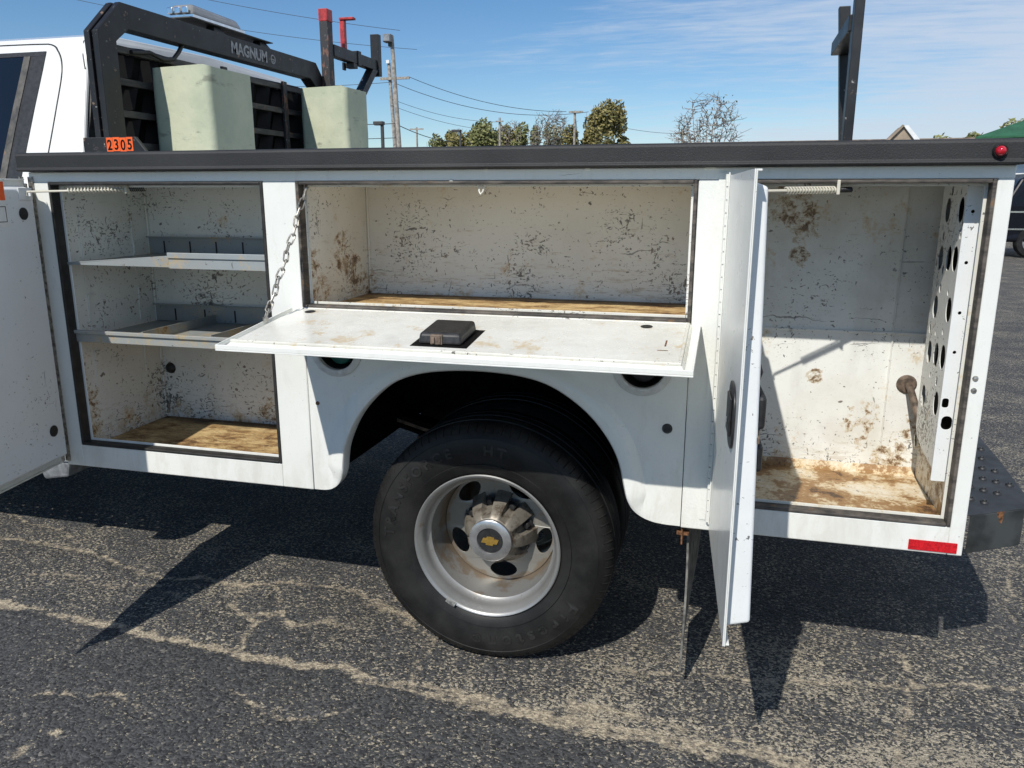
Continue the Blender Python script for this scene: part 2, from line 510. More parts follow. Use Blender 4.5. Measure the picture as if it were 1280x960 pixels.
# ------------------------------------------------------------------ mesh helpers
class MB:
    """collects shapes into ONE mesh"""
    def __init__(s):
        s.v, s.f = [], []

    def add(s, vs, fs):
        o = len(s.v)
        s.v += [tuple(p) for p in vs]
        s.f += [tuple(i + o for i in f) for f in fs]
        return s

    def box(s, x0, x1, y0, y1, z0, z1, mp=None):
        vs = [(x, y, z) for z in (z0, z1) for y in (y0, y1) for x in (x0, x1)]
        if mp:
            vs = [mp(*p) for p in vs]
        return s.add(vs, [(0, 2, 3, 1), (4, 5, 7, 6), (0, 1, 5, 4), (2, 6, 7, 3), (0, 4, 6, 2), (1, 3, 7, 5)])

    def hexa(s, lo, hi):                                     # two quads of 4 corners
        return s.add(list(lo) + list(hi), [(3, 2, 1, 0), (4, 5, 6, 7)] + [(i, (i + 1) % 4, 4 + (i + 1) % 4, 4 + i) for i in range(4)])

    def prism(s, poly, f0, f1):
        """poly: 2-D points; f0, f1: functions mapping (a,b) to 3-D at either end"""
        n = len(poly)
        vs = [f0(a, b) for a, b in poly] + [f1(a, b) for a, b in poly]
        return s.add(vs, [tuple(range(n))[::-1], tuple(range(n, 2 * n))] + [(i, (i + 1) % n, n + (i + 1) % n, n + i) for i in range(n)])

    def tube(s, pts, r, n=8, close=False, caps=True):
        pts = [Vector(p) for p in pts]
        m = len(pts)
        rs = r if isinstance(r, (list, tuple)) else [r] * m
        vs, prev = [], None
        for i, p in enumerate(pts):
            if close:
                t = pts[(i + 1) % m] - pts[i - 1]
            else:
                t = pts[min(i + 1, m - 1)] - pts[max(i - 1, 0)]
            t.normalize()
            u = prev - t * prev.dot(t) if prev is not None else t.orthogonal()
            if u.length < 1e-6:
                u = t.orthogonal()
            u.normalize()
            prev = u
            w = t.cross(u)
            for k in range(n):
                a = 2 * PI * k / n
                vs.append(p + (u * math.cos(a) + w * math.sin(a)) * rs[i])
        fs = []
        for i in range(m if close else m - 1):
            j = (i + 1) % m
            for k in range(n):
                l = (k + 1) % n
                fs.append((i * n + k, i * n + l, j * n + l, j * n + k))
        if caps and not close:
            fs += [tuple(range(n))[::-1], tuple(range((m - 1) * n, m * n))]
        return s.add(vs, fs)

    def lathe(s, prof, cx, cz, n=64, closed=False):
        """profile (r, y) turned about the line x=cx, z=cz"""
        m = len(prof)
        vs = []
        for k in range(n):
            a = 2 * PI * k / n
            for r, y in prof:
                vs.append((cx + r * math.cos(a), y, cz + r * math.sin(a)))
        fs = []
        for k in range(n):
            l = (k + 1) % n
            for i in range(m if closed else m - 1):
                j = (i + 1) % m
                fs.append((k * m + i, k * m + j, l * m + j, l * m + i))
        return s.add(vs, fs)

    def mesh(s, name, smooth=None):
        me = bpy.data.meshes.new(name)
        me.from_pydata(s.v, [], s.f)
        bm = bmesh.new()
        bm.from_mesh(me)
        bmesh.ops.recalc_face_normals(bm, faces=bm.faces)
        bm.to_mesh(me)
        bm.free()
        if smooth is not None:
            me.set_sharp_from_angle(angle=rad(smooth))
        return me


WLOC = {}


def place(o, parent, loc=(0, 0, 0)):
    base = Vector((0, 0, 0))
    if parent is not None:
        o.parent = parent
        base = WLOC[parent.name]
    o.location = Vector(loc) - base
    WLOC[o.name] = Vector(loc)


def obj(name, mb, mat, parent=None, smooth=None, bev=0.0, loc=(0, 0, 0), seg=2):
    me = mb if isinstance(mb, bpy.types.Mesh) else mb.mesh(name, smooth)
    o = bpy.data.objects.new(name, me)
    COL.objects.link(o)
    if mat is not None and not me.materials:
        me.materials.append(mat)
    place(o, parent, loc)
    if smooth is not None:
        me.polygons.foreach_set('use_smooth', [True] * len(me.polygons))
    if bev:
        md = o.modifiers.new('edge', 'BEVEL')
        md.width = bev
        md.segments = seg
        md.limit_method = 'ANGLE'
        md.angle_limit = rad(40)
    return o


def empty(name, loc, parent=None):
    o = bpy.data.objects.new(name, None)
    COL.objects.link(o)
    o.empty_display_size = .1
    place(o, parent, loc)
    return o


def tag(o, label, cat, group=None):
    o['label'] = label
    o['category'] = cat
    if group:
        o['group'] = group
    return o


def structure(o):
    o['kind'] = 'structure'
    return o


def curve_mesh(name, loops, th, mp):
    """flat outline with holes, thickness th, mapped from (u, v, w) by mp"""
    cu = bpy.data.curves.new('tmp', 'CURVE')
    cu.dimensions = '2D'
    cu.fill_mode = 'BOTH'
    cu.extrude = th / 2
    for lp in loops:
        sp = cu.splines.new('POLY')
        sp.points.add(len(lp) - 1)
        for p, (a, b) in zip(sp.points, lp):
            p.co = (a, b, 0, 1)
        sp.use_cyclic_u = True
    return conv(cu, name, mp)


def conv(cu, name, mp):
    o = bpy.data.objects.new('tmp', cu)
    COL.objects.link(o)
    dg = bpy.context.evaluated_depsgraph_get()
    me = bpy.data.meshes.new_from_object(o.evaluated_get(dg))
    bpy.data.objects.remove(o)
    bpy.data.curves.remove(cu)
    me.name = name
    for v in me.vertices:
        v.co = mp(v.co.x, v.co.y, v.co.z)
    bm = bmesh.new()
    bm.from_mesh(me)
    bmesh.ops.remove_doubles(bm, verts=bm.verts, dist=1e-6)
    bmesh.ops.recalc_face_normals(bm, faces=bm.faces)
    bm.to_mesh(me)
    bm.free()
    me.materials.clear()
    return me


def text_mesh(name, s, size, th, mp, spacing=1.0, bold=0.0):
    cu = bpy.data.curves.new('tmp', 'FONT')
    cu.body = s
    cu.size = size
    cu.extrude = th / 2
    cu.space_character = spacing
    cu.offset = bold
    cu.align_x = 'CENTER'
    return conv(cu, name, mp)


def circle(cx, cy, r, n=24, ry=None):
    return [(cx + r * math.cos(2 * PI * k / n), cy + (ry or r) * math.sin(2 * PI * k / n)) for k in range(n)]


def rrect(x0, x1, y0, y1, r, n=5):
    out = []
    for cx, cy, a0 in ((x1 - r, y1 - r, 0), (x0 + r, y1 - r, 90), (x0 + r, y0 + r, 180), (x1 - r, y0 + r, 270)):
        for k in range(n + 1):
            a = rad(a0 + 90 * k / n)
            out.append((cx + r * math.cos(a), cy + r * math.sin(a)))
    return out


# ================================================================== SKY
def make_world():
    w = bpy.data.worlds.new("World")
    SC.world = w
    w.use_nodes = True
    nt = w.node_tree
    h = NT(nt)
    bg = nt.nodes['Background']
    sky = nt.nodes.new('ShaderNodeTexSky')
    sky.sky_type = 'NISHITA'
    sky.sun_disc = False
    sky.sun_elevation = SUN_EL
    sky.sun_rotation = SUN_ROT
    sky.altitude = 100
    sky.air_density = 1.0
    sky.dust_density = .0
    sky.ozone_density = 5.0
    tc = nt.nodes.new('ShaderNodeTexCoord')
    d = tc.outputs['Generated']
    x, y, z = h.sep(d)
    zz = h.math('ADD', h.math('MAXIMUM', z, 0.0), .10)
    cx = h.n('ShaderNodeCombineXYZ', None, X=h.math('DIVIDE', x, zz), Y=h.math('DIVIDE', y, zz), Z=0.0).outputs[0]
    # a high bank of thin broken cloud, thickest towards the north-east of the lot
    bank = h.math('ADD', h.math('MULTIPLY', x, 1.05), h.math('MULTIPLY', y, .33))
    big = h.noise(h.mapv(cx, (.45, .7, 1), (0, 0, rad(-18)), (1.3, .4, 0)), 1.0, 5, .55)
    rip = h.noise(h.mapv(cx, (1.4, 5.2, 1), (0, 0, rad(14))), 1.7, 6, .62, .5)
    rip2 = h.noise(h.mapv(cx, (3.0, 8.5, 1), (0, 0, rad(-8)), (5, 2, 0)), 2.1, 5, .6, .4)
    cov = h.math('ADD', h.math('ADD', h.math('MULTIPLY', big, .95), bank), h.math('ADD', h.math('MULTIPLY', rip, .60), h.math('MULTIPLY', rip2, .30)))
    a = h.step(cov, .98, 1.55)
    up = h.step(z, -.02, .06)
    a = h.math('MULTIPLY', h.math('MULTIPLY', a, .80), up)
    cloud = (4.6, 5.2, 6.1, 1)
    hs = h.n('ShaderNodeHueSaturation', None, Saturation=1.14, Value=.78, Color=sky.outputs[0])
    nt.links.new(h.mix(a, hs.outputs[0], cloud), bg.inputs['Color'])
    bg.inputs['Strength'].default_value = .128


make_world()


# ================================================================== GROUND
CRACKS = [
    (.021, [(-9, .1), (-6, 0.02), (-4.2, -.07), (-3.122, -.098), (-2.893, -.114), (-2.676, -.129), (-2.473, -.139), (-2.275, -.152), (-2.089, -.161), (-1.94, -.169),
            (-1.802, -.164), (-1.665, -.163), (-1.526, -.178), (-1.371, -.178), (-1.267, -.191), (-1.163, -.214), (-1.024, -.203), (-.885, -.213), (-.751, -.223),
            (-.623, -.235), (-.498, -.237), (-.378, -.25), (0.1, -.31), (.8, -.36), (3, -.6)]),
    (.016, [(-1.665, -.195), (-1.4, -.215), (-1.15, -.225), (-.9, -.245), (-.6, -.27)]),
    (.014, [(-1.0, -.16), (-.85, -.15), (-.7, -.175), (-.55, -.19), (-.35, -.215)]),
    (.013, [(-3.9, .32), (-3.597, .349), (-3.359, .362), (-3.092, .337), (-2.917, .27), (-2.693, .223), (-2.535, .252), (-2.385, .238), (-2.245, .289), (-2.068, .336),
            (-1.917, .298), (-1.753, .22), (-1.612, .172)]),
    (.010, [(-3.2, .10), (-3.0, .15), (-2.8, .11), (-2.65, .16), (-2.5, .10)]),
    (.012, [(-2.2, .06), (-2.1, .11), (-2.02, .02), (-1.9, .09), (-1.8, .05)]),
    (.009, [(-2.09, -.16), (-2.15, -.02), (-2.1, .11), (-2.23, .28)]),
    (.008, [(-1.676, .183), (-1.513, .066), (-1.489, -.138)]),
    (.008, [(-2.405, -.77), (-2.375, -.698), (-2.344, -.621)]),
    (.006, [(-2.55, -.5), (-2.3, -.45), (-2.2, -.5)]),
    (.008, [(-.015, .368), (-.03, .22), (-.054, .101), (-.14, -.197), (-.2, -.26)]),
    (.008, [(-.9, .06), (-.6, .10), (-.396, .132), (-.208, .174), (-.023, .211), (.296, .267), (.8, .3)]),
    (.004, [(.3, .267), (.42, .5), (.38, .8), (.6, 1.3)]),
    (.008, [(.2, 2.3), (1.2, 2.15), (2.4, 2.5), (4.5, 2.35)]),
    (.012, [(.4, 5.3), (2.5, 5.0), (6, 5.4)]),
    (.007, [(-3.9, .62), (-3.6, .52), (-3.4, .50), (-3.25, .40)]),
    (.008, [(-2.35, .24), (-2.28, .10), (-2.15, .02), (-2.1, -.16)]),
    (.006, [(-1.9, .30), (-1.83, .22), (-1.72, .28), (-1.6, .27)]),
    (.006, [(-2.0, -.35), (-1.8, -.42), (-1.62, -.36)]),
    (.004, [(-.45, -.55), (-.2, -.62), (.1, -.55)]),
]


def seg_dist(px, py, pts):
    best = 9.0
    for (ax, ay), (bx, by) in zip(pts, pts[1:]):
        if min(ax, bx) - .25 > px or max(ax, bx) + .25 < px:
            continue
        dx, dy = bx - ax, by - ay
        t = max(0, min(1, ((px - ax) * dx + (py - ay) * dy) / (dx * dx + dy * dy)))
        d = math.hypot(px - ax - t * dx, py - ay - t * dy)
        best = min(best, d)
    return best


def ground():
    def axis(lo, hi, st, far):
        a = [lo + i * st for i in range(int(round((hi - lo) / st)) + 1)]
        g, x, left, right = st, lo, [], []
        while x > -far:
            g *= 1.35
            x -= g
            left.append(x)
        g, x = st, hi
        while x < far:
            g *= 1.35
            x += g
            right.append(x)
        return left[::-1] + a + right
    xs = axis(-4.4, 1.6, .02, 3000)
    ys = axis(-1.3, 1.4, .015, 3000)
    vs, ck, sd = [], [], []
    for y in ys:
        for x in xs:
            d = 1.0
            near = -10 < x < 7 and -2 < y < 7
            z = 0.0
            if near:
                wx = x + .03 * mnoise.noise((x * 6, y * 6, 1.0)) + .012 * mnoise.noise((x * 21, y * 21, 4.0))
                wy = y + .03 * mnoise.noise((x * 6, y * 6, 9.0)) + .012 * mnoise.noise((x * 21, y * 21, 7.0))
                for hw, pts in CRACKS:
                    d = min(d, seg_dist(wx, wy, pts) - hw * (.75 + .7 * mnoise.noise((x * 2.3, y * 2.3, 5.0))))
                z = .004 * mnoise.noise((x * 3, y * 3, 0)) - .004 * max(0.0, 1 - max(0, d) / .03)
                f = max(0, 1 - max(abs(x + 1.4) - 4, abs(y - .1) - 2.0, 0))
                z *= min(1, f)
            seam = -.165 - .055 * (x + 1.9)
            s = .5
            if near:
                s = (.42 if y > seam else .0 + .35 * max(0, min(1, (x + 2.1) / 2.0)))
                s += .5 * max(0, 1 - abs(y - seam - .06) / .20) * max(0, min(1, (x + 1.6) / .7))
                s += .28 * max(0, min(1, (x + 1.2) / .8)) * max(0, 1 - abs(y - .15) / .5)
            vs.append((x, y, z))
            ck.append(d)
            sd.append(s)
    nx = len(xs)
    fs = [(j * nx + i, j * nx + i + 1, (j + 1) * nx + i + 1, (j + 1) * nx + i) for j in range(len(ys) - 1) for i in range(nx - 1)]
    me = bpy.data.meshes.new('ground')
    me.from_pydata(vs, [], fs)
    for nm, data in (('crack', ck), ('sand', sd)):
        a = me.attributes.new(nm, 'FLOAT', 'POINT')
        a.data.foreach_set('value', data)
    me.polygons.foreach_set('use_smooth', [True] * len(me.polygons))
    o = obj('ground', me, M['asphalt'])
    structure(o)


ground()

# ================================================================== TRUCK
truck = empty('service_truck', (-1.4, 1.2, 0))
tag(truck, 'white service truck with open side compartments, black top rail and dual rear wheels', 'service truck')

XL, XR = -2.834, 0.0
ZB, ZH, ZT = .520, 1.480, 1.511
L0, L1, M0, M1, R0, R1 = -2.762, -1.987, -1.890, -.722, -.640, -.036
ZLB, ZMB = .598, 1.107
DEP = .46

# ---- face frame
fb = MB()
fb.box(XL, XR, 0, .03, ZH, ZT)                                    # header
fb.box(XL, L0, 0, .03, ZB, ZH)                                    # left stile
fb.box(L0, L1, 0, .03, ZB, ZLB)                                   # left bottom rail
fb.box(L1, -1.879, 0, .03, ZB, ZH)                                # post
fb.box(R0, R1, 0, .03, ZB, ZLB)
fb.box(R1, XR, 0, .03, ZB, ZH)
body = obj('face_frame', fb, M['white'], truck, bev=.003)
hp = MB().box(-.7235, R0, -.001, .03, ZB, ZH)
obj('hinge_post', hp, M['white_rough'], truck, bev=.003)

# ---- fender panel with its wheel arch
ARCH = [(-1.8765, .522), (-1.837, .522), (-1.809, .530), (-1.782, .556), (-1.767, .593), (-1.763, .633), (-1.754, .685), (-1.712, .775), (-1.651, .846), (-1.581, .899), (-1.502, .928),
        (-1.403, .942), (-1.296, .945), (-1.192, .938), (-1.11, .918), (-1.038, .876), (-.977, .824), (-.930, .761), (-.903, .705), (-.890, .645), (-.878, .590), (-.856, .552), (-.815, .529), (-.770, .523), (-.7255, .523)]


def smooth_line(pts, it=2):
    for _ in range(it):
        q = [pts[0]]
        for a, b in zip(pts, pts[1:]):
            q += [(a[0] * .75 + b[0] * .25, a[1] * .75 + b[1] * .25), (a[0] * .25 + b[0] * .75, a[1] * .25 + b[1] * .75)]
        pts = q + [pts[-1]]
    return pts


arch = smooth_line(ARCH)
CUPS = [(-1.775, .984), (-.849, .984)]
outline = arch + [(-.7255, 1.1065), (-1.8765, 1.1065)]
fend = obj('fender_panel', curve_mesh('fender_panel', [outline] + [circle(cx, cz, .079, 32) for cx, cz in CUPS], .012, lambda u, v, w: (u, .008 + w, v)), M['white'], truck, bev=0)
# flared lip following the arch
core = arch[10:-10]
vs, fs = [], []
n = len(core)
for i, (x, z) in enumerate(core):
    ax, az = core[max(0, i - 1)]
    bx, bz = core[min(n - 1, i + 1)]
    t = Vector((bx - ax, bz - az)).normalized()
    nx, nz = -t.y, t.x                                            # outwards, away from the opening
    k = min(1, i / 9, (n - 1 - i) / 9)
    k = k * k * (3 - 2 * k)
    for off, yy in ((.062, .003), (.052, -.0005), (.044, -.005), (.030, -.010), (.014, -.014), (.003, -.0135), (-.001, -.009), (-.001, .03)):
        o_ = off * (.35 + .65 * k)
        y2 = yy * k + (.0018 if yy < .003 else .003) * (1 - k) if yy < .02 else yy
        vs.append((x + nx * o_, y2, z + nz * o_))
m8 = 8
for i in range(n - 1):
    for j in range(m8 - 1):
        fs.append((i * m8 + j, i * m8 + j + 1, (i + 1) * m8 + j + 1, (i + 1) * m8 + j))
obj('flared_lip', MB().add(vs, fs), M['white'], fend, smooth=45)
for q, (cx, cz) in enumerate(CUPS):
    ring = MB().lathe([(.064, .012), (.064, -.004), (.067, -.007), (.080, -.0065), (.085, -.003), (.085, .0015)], cx, cz, 48)
    for a in (-90, 30, 150):
        ring.lathe([(.0001, -.010), (.004, -.009), (.005, -.004)], cx + .0745 * math.cos(rad(a)), cz + .0745 * math.sin(rad(a)), 10)
    obj('fuel_cup_ring', ring, M['pvc'], fend, smooth=40)
    bowl = MB().lathe([(.064, .010), (.060, .05), (.055, .07), (.0001, .072)], cx, cz, 40)
    obj('fuel_cup', bowl, M['black'], fend, smooth=40)
    capm = MB().lathe([(.0001, .018), (.030, .018), (.038, .022), (.040, .032), (.040, .07)], cx + .002, cz - .012, 24)
    capm.box(cx - .03, cx + .034, .008, .02, cz - .018, cz - .006)
    obj('fuel_cap', capm, M['green_cap'] if q == 0 else M['black'], fend, smooth=35)
pl = MB().lathe([(.0001, -.006), (.010, -.005), (.0145, .001), (.0145, .006)], -.774, .809, 20)
obj('rubber_plug', pl, M['black'], fend, smooth=40)
pl = MB().lathe([(.0001, -.004), (.005, -.003), (.0065, .003)], -1.848, .809, 14)
obj('screw', pl, M['rust'], fend, smooth=40)

# ---- wheel well and underside
ww = MB()
ww.box(-1.879, -1.869, .012, .95, .53, 1.07)
ww.box(-.735, -.7245, .012, .95, .53, 1.07)
ww.box(-1.879, -.7245, .03, .95, 1.07, 1.08)
ww.box(-1.879, -.7245, .94, .95, .47, 1.07)  # inner wall drawn down as a dark sheet to shut out light behind
obj('wheel_well', ww, M['under'], truck)

# ---- compartments
def liner(name, mat, x0, x1, z0, z1, seam=None):
    t = .006
    mb = MB()
    mb.box(x0 - t, x0, .031, DEP + t, z0 - t, z1 + t)
    mb.box(x1, x1 + t, .031, DEP + t, z0 - t, z1 + t)
    mb.box(x0, x1, DEP, DEP + t, z0 - t, z1 + t)
    mb.box(x0, x1, .031, DEP, z1, z1 + t)
    mb.box(x0, x1, .031, DEP, z0 - t, z0)
    return obj(name, mb, mat, truck)


boxL = liner('left_compartment', M['white_left'], -2.775, -1.885, .566, 1.492)
boxM = liner('middle_compartment', M['white_mid'], -1.868, -.742, 1.090, 1.492)
boxR = liner('right_compartment', M['white_right'], -.700, -.030, .576, 1.492)
obj('floor_board', MB().box(-2.772, -1.888, .05, .457, .567, .577), M['ply'], boxL, bev=.001)
obj('floor_board', MB().box(-1.865, -.745, .05, .457, 1.091, 1.099), M['ply'], boxM, bev=.001)
fl = MB().box(-.697, -.033, .05, .44, .577, .581)
fl.prism([(.44, .577), (.44, .581), (.452, .590), (.4595, .606), (.4595, .577)], lambda a, b: (-.697, a, b), lambda a, b: (-.033, a, b))
obj('floor_pan', fl, M['white_floor'], boxR)
# corner seams and a horizontal stiffener on the right back wall
obj('back_seam', MB().box(-.698, -.032, .4535, .4595, 1.026, 1.034).box(-.14, -.136, .4535, .4595, .61, 1.49), M['white_right'], boxR, bev=.002)
obj('corner_seam', MB().box(-2.774, -2.766, .450, .4595, .58, 1.49), M['white_left'], boxL, bev=.002)
obj('corner_seam', MB().box(-1.867, -1.860, .452, .4595, 1.1, 1.49), M['white_mid'], boxM, bev=.002)
g1 = MB().lathe([(.0001, .446), (.010, .446), (.018, .450), (.022, .459)], -2.735, .775, 20)
obj('grommet', g1, M['black'], boxL, smooth=40)
# tabs punched for the shelves, left wall
for y in (.12, .37):
    for z in (1.37, 1.27, 1.10, .90):
        tabs = MB()
        tabs.box(-2.7745, -2.768, y, y + .03, z, z + .004)
        tabs.box(-2.7745, -2.768, y - .002, y + .001, z - .04, z)
        tabs.box(-2.7745, -2.771, y - .003, y, z - .12, z - .0405)
        obj('shelf_tab', tabs, M['white_left'], boxL)


def trim(parent, x0, x1, z0, z1, mats):
    sm, lm = mats
    def ring(mb, a, w, y0, y1):
        mb.box(x0 + a, x0 + w, y0, y1, z0 + a, z1 - a)
        mb.box(x1 - w, x1 - a, y0, y1, z0 + a, z1 - a)
        mb.box(x0 + w, x1 - w, y0, y1, z1 - w, z1 - a)
        mb.box(x0 + w, x1 - w, y0, y1, z0 + a, z0 + w)
    s = MB(); ring(s, .0005, .0100, -.003, .034)
    obj('weather_seal', s, sm, parent, bev=.003)
    l = MB(); ring(l, .0015, .0165, .0345, .0385)
    obj('inner_lip', l, lm, parent, bev=.001)


trim(boxL, L0, L1, ZLB, ZH, (M['seal'], M['white']))
trim(boxM, M0 + .012, M1 - .003, ZMB, ZH, (M['seal_dusty'], M['trim_white']))
trim(boxR, R0, R1, ZLB, ZH, (M['seal_dusty'], M['trim_white']))
# striker staple under the middle header
st = MB().tube([(-1.318, .02, 1.475), (-1.318, .012, 1.452), (-1.314, .012, 1.442), (-1.306, .012, 1.452), (-1.306, .02, 1.475)], .003, 6)
obj('striker', st, M['trim_white'], boxM, smooth=60)

# ---- shelves
sh = MB()
sh.box(-2.770, -1.89, .05, .455, 1.218, 1.221)
obj('shelf', sh, M['galv'], boxL, bev=.001)
s2 = MB().box(-2.770, -2.36, .028, .05, 1.215, 1.2195)
s2.hexa([(-2.770, .028, 1.2150), (-2.36, .028, 1.2150), (-2.36, .031, 1.2150), (-2.770, .031, 1.2150)],
        [(-2.770, .026, 1.222), (-2.36, .026, 1.252), (-2.36, .029, 1.252), (-2.770, .029, 1.222)])
obj('bent_lip', s2, M['galv'], boxL, bev=.001)
s3 = MB().box(-2.355, -1.895, .020, .024, 1.212, 1.244).box(-2.355, -1.895, .015, .0195, 1.245, 1.263).box(-2.355, -1.895, .0245, .05, 1.212, 1.215)
obj('shelf_lip', s3, M['galv'], boxL, bev=.0015)
bk = MB().box(-2.765, -1.89, .445, .449, 1.222, 1.285).box(-2.765, -1.89, .43, .445, 1.283, 1.287)
obj('shelf_back', bk, M['galv'], boxL, bev=.001)
for k in range(6):
    x = -2.70 + k * .112
    obj('shelf_divider_slot', MB().box(x, x + .006, .4435, .4448, 1.226, 1.27), M['black'], boxL)
sh = MB().box(-2.770, -1.89, .05, .455, .962, .965)
obj('shelf', sh, M['galv'], boxL, bev=.001)
s4 = MB().box(-2.770, -1.89, .026, .030, .957, .985).box(-2.770, -1.89, .018, .030, .9855, .9975)
obj('shelf_lip', s4, M['galv'], boxL, bev=.0015)
bk = MB().box(-2.765, -1.89, .445, .449, .966, 1.03).box(-2.765, -1.89, .43, .445, 1.028, 1.032)
obj('shelf_back', bk, M['galv'], boxL, bev=.001)
for x in (-2.50, -2.24, -2.03):
    obj('shelf_divider', MB().box(x, x + .003, .04, .44, .966, .999), M['galv'], boxL)
for k in range(5):
    x = -2.68 + k * .13
    obj('shelf_divider_slot', MB().box(x, x + .006, .4435, .4448, .97, 1.015), M['black'], boxL)

# ---- perforated bracket panel in the right compartment
PH = [(.343, 1.401), (.142, 1.405), (.366, 1.272), (.238, 1.277), (.107, 1.281), (.354, 1.136), (.141, 1.149), (.363, 1.006), (.25, 1.015), (.129, 1.023), (.374, .875), (.158, .893)]
PS = [(.304, 1.453), (.18, 1.449), (.391, 1.354), (.364, 1.332), (.116, 1.356), (.106, 1.341), (.309, 1.243), (.386, 1.218), (.374, 1.2), (.312, 1.193), (.185, 1.191), (.30, 1.07), (.40, 1.07), (.19, 1.085), (.30, .95), (.19, .95)]


def on_panel(u, v, w):                                            # u = y, v = z
    return (-.073 + .006 * (u - .1) / .34 + w, .1 + (u - .1) * .74, v)


po = [(.095, 1.488), (.445, 1.488), (.445, .80), (.435, .775), (.40, .75), (.30, .735), (.095, .725)]
loops = [po] + [circle(a, b, .034, 20, .037) for a, b in PH if a > .135 or True] + [circle(a, b, .010 if i % 3 else .015, 10) for i, (a, b) in enumerate(PS)]
loops = [po] + [circle(max(a, .146), b, .039, 20, .033) for a, b in PH] + [circle(max(a, .112), b, .009 if i % 3 else .014, 10) for i, (a, b) in enumerate(PS)]
pp = obj('perforated_panel', curve_mesh('perforated_panel', loops, .002, on_panel), M['white_left'], boxR)
obj('cavity_shade_sheet', MB().box(-.036, -.032, .10, .445, .70, 1.49), M['under'], boxR)  # black sheet added behind the panel so its holes read as deep shade
obj('panel_flange', MB().box(-.066, -.037, .352, .3545, .80, 1.488), M['white_right'], boxR)
strip_loops = [rrect(-.074, -.037, .690, 1.488, .003, 2)] + [circle(-.056, z, .0045, 8) for z in (1.402, 1.275, 1.147, 1.044)] + [rrect(-.070, -.054, .895, .92, .006), rrect(-.066, -.040, .835, .872, .012)]
obj('mounting_strip', curve_mesh('mounting_strip', strip_loops, .003, lambda u, v, w: (u, .095 + w, v)), M['white_door'], boxR, bev=.0008)
for z in (.997, .966):
    obj('bolt', MB().lathe([(.0001, -.004), (.006, -.003), (.008, .001)], -.0255, z, 10), M['zinc'], boxR, smooth=40)
pipe = MB().tube([(-.080, .455, .872), (-.076, .43, .862), (-.062, .36, .80), (-.048, .33, .74)], .011, 10)
pipe.lathe([(.0001, .448), (.022, .449), (.030, .4595)], -.083, .872, 20)
obj('conduit', pipe, M['old_pipe'], boxR, smooth=50)
wirep = MB().tube([(-.062, .30, .73), (-.060, .36, .70), (-.050, .42, .72)], .004, 6)
obj('cable', wirep, M['zinc'], boxR, smooth=50)

# ---- body closure: tops, ends, far side, bed
cl = MB()
cl.box(XL, XR, .031, .475, 1.500, 1.510)
cl.box(XL, XL + .01, .031, .475, ZB, 1.499)
cl.box(XR - .008, XR, .0305, .475, ZB, 1.499)
cl.box(XL + .011, -1.88, .469, .475, ZB, 1.499)
cl.box(-1.8798, -.7241, .469, .475, 1.086, 1.499)
cl.box(-.724, XR - .009, .469, .475, ZB, 1.499)
cl.box(XL + .011, -1.88, .031, .468, ZB, .530)
cl.box(-.724, XR - .009, .031, .468, ZB, .530)
obj('side_pack_shell', cl, M['white'], truck)
bd = MB().box(XL, XR, .476, 1.90, .93, .97).box(XL, XL + .03, .476, 1.90, .971, 1.5)
obj('bed_floor', bd, M['liner'], truck)
fp = MB().box(XL, XR, 1.901, 2.375, .535, 1.51)
obj('far_side_pack', fp, M['white'], truck, bev=.004)

# ---- black top rail
prof = [(.02, 1.5115), (-.030, 1.5115), (-.038, 1.514), (-.038, 1.5195), (-.0335, 1.522), (-.0345, 1.560), (-.030, 1.5675), (-.02, 1.570), (.478, 1.574), (.478, 1.512)]
rl = MB().prism(prof, lambda a, b: (-2.842, a, b), lambda a, b: (.010, a, b))
rail = obj('top_rail', rl, M['liner'], truck, bev=.0025)
fr = MB().prism([(2.38 - (a - .0), b) for a, b in prof], lambda a, b: (-2.842, a, b), lambda a, b: (.010, a, b))
obj('top_rail', fr, M['liner'], truck)
ml = MB().lathe([(.0001, -.056), (.006, -.055), (.0095, -.051), (.0115, -.045), (.0115, -.036)], -.050, 1.541, 24)
mlo = obj('marker_light', ml, M['red_lens'], truck, smooth=40)
obj('bezel', MB().lathe([(.0118, -.034), (.0118, -.042), (.0142, -.043), (.0165, -.038), (.0165, -.034)], -.050, 1.541, 24), M['black'], mlo, smooth=40)
obj('reflector', curve_mesh('reflector', [rrect(-.131, -.014, .527, .555, .001, 1)], .002, lambda u, v, w: (u, -.0022 + w, v)), M['red_tape'], truck)
# pale dabs standing in for sunlit spots and dents along the shaded header
for x, w in ((-1.62, .012), (-1.02, .014), (-.71, .03), (-.60, .016), (-1.40, .010), (-1.30, .012)):
    db = MB().box(x, x + w, -.0035, .001, 1.5065 if w > .011 else 1.478, 1.511 if w > .011 else 1.482)
    obj('sunlit_dab', db, M['trim_white'], truck, bev=.001)

# ---- doors
def door_map(H, ang_vec):
    d = Vector((ang_vec[0], ang_vec[1], 0)).normalized()
    nn = Vector((-d.y, d.x, 0))
    def mp(s, t, z):
        p = Vector((H[0], H[1], 0)) + d * s + nn * t
        return (p.x, p.y, z)
    return mp


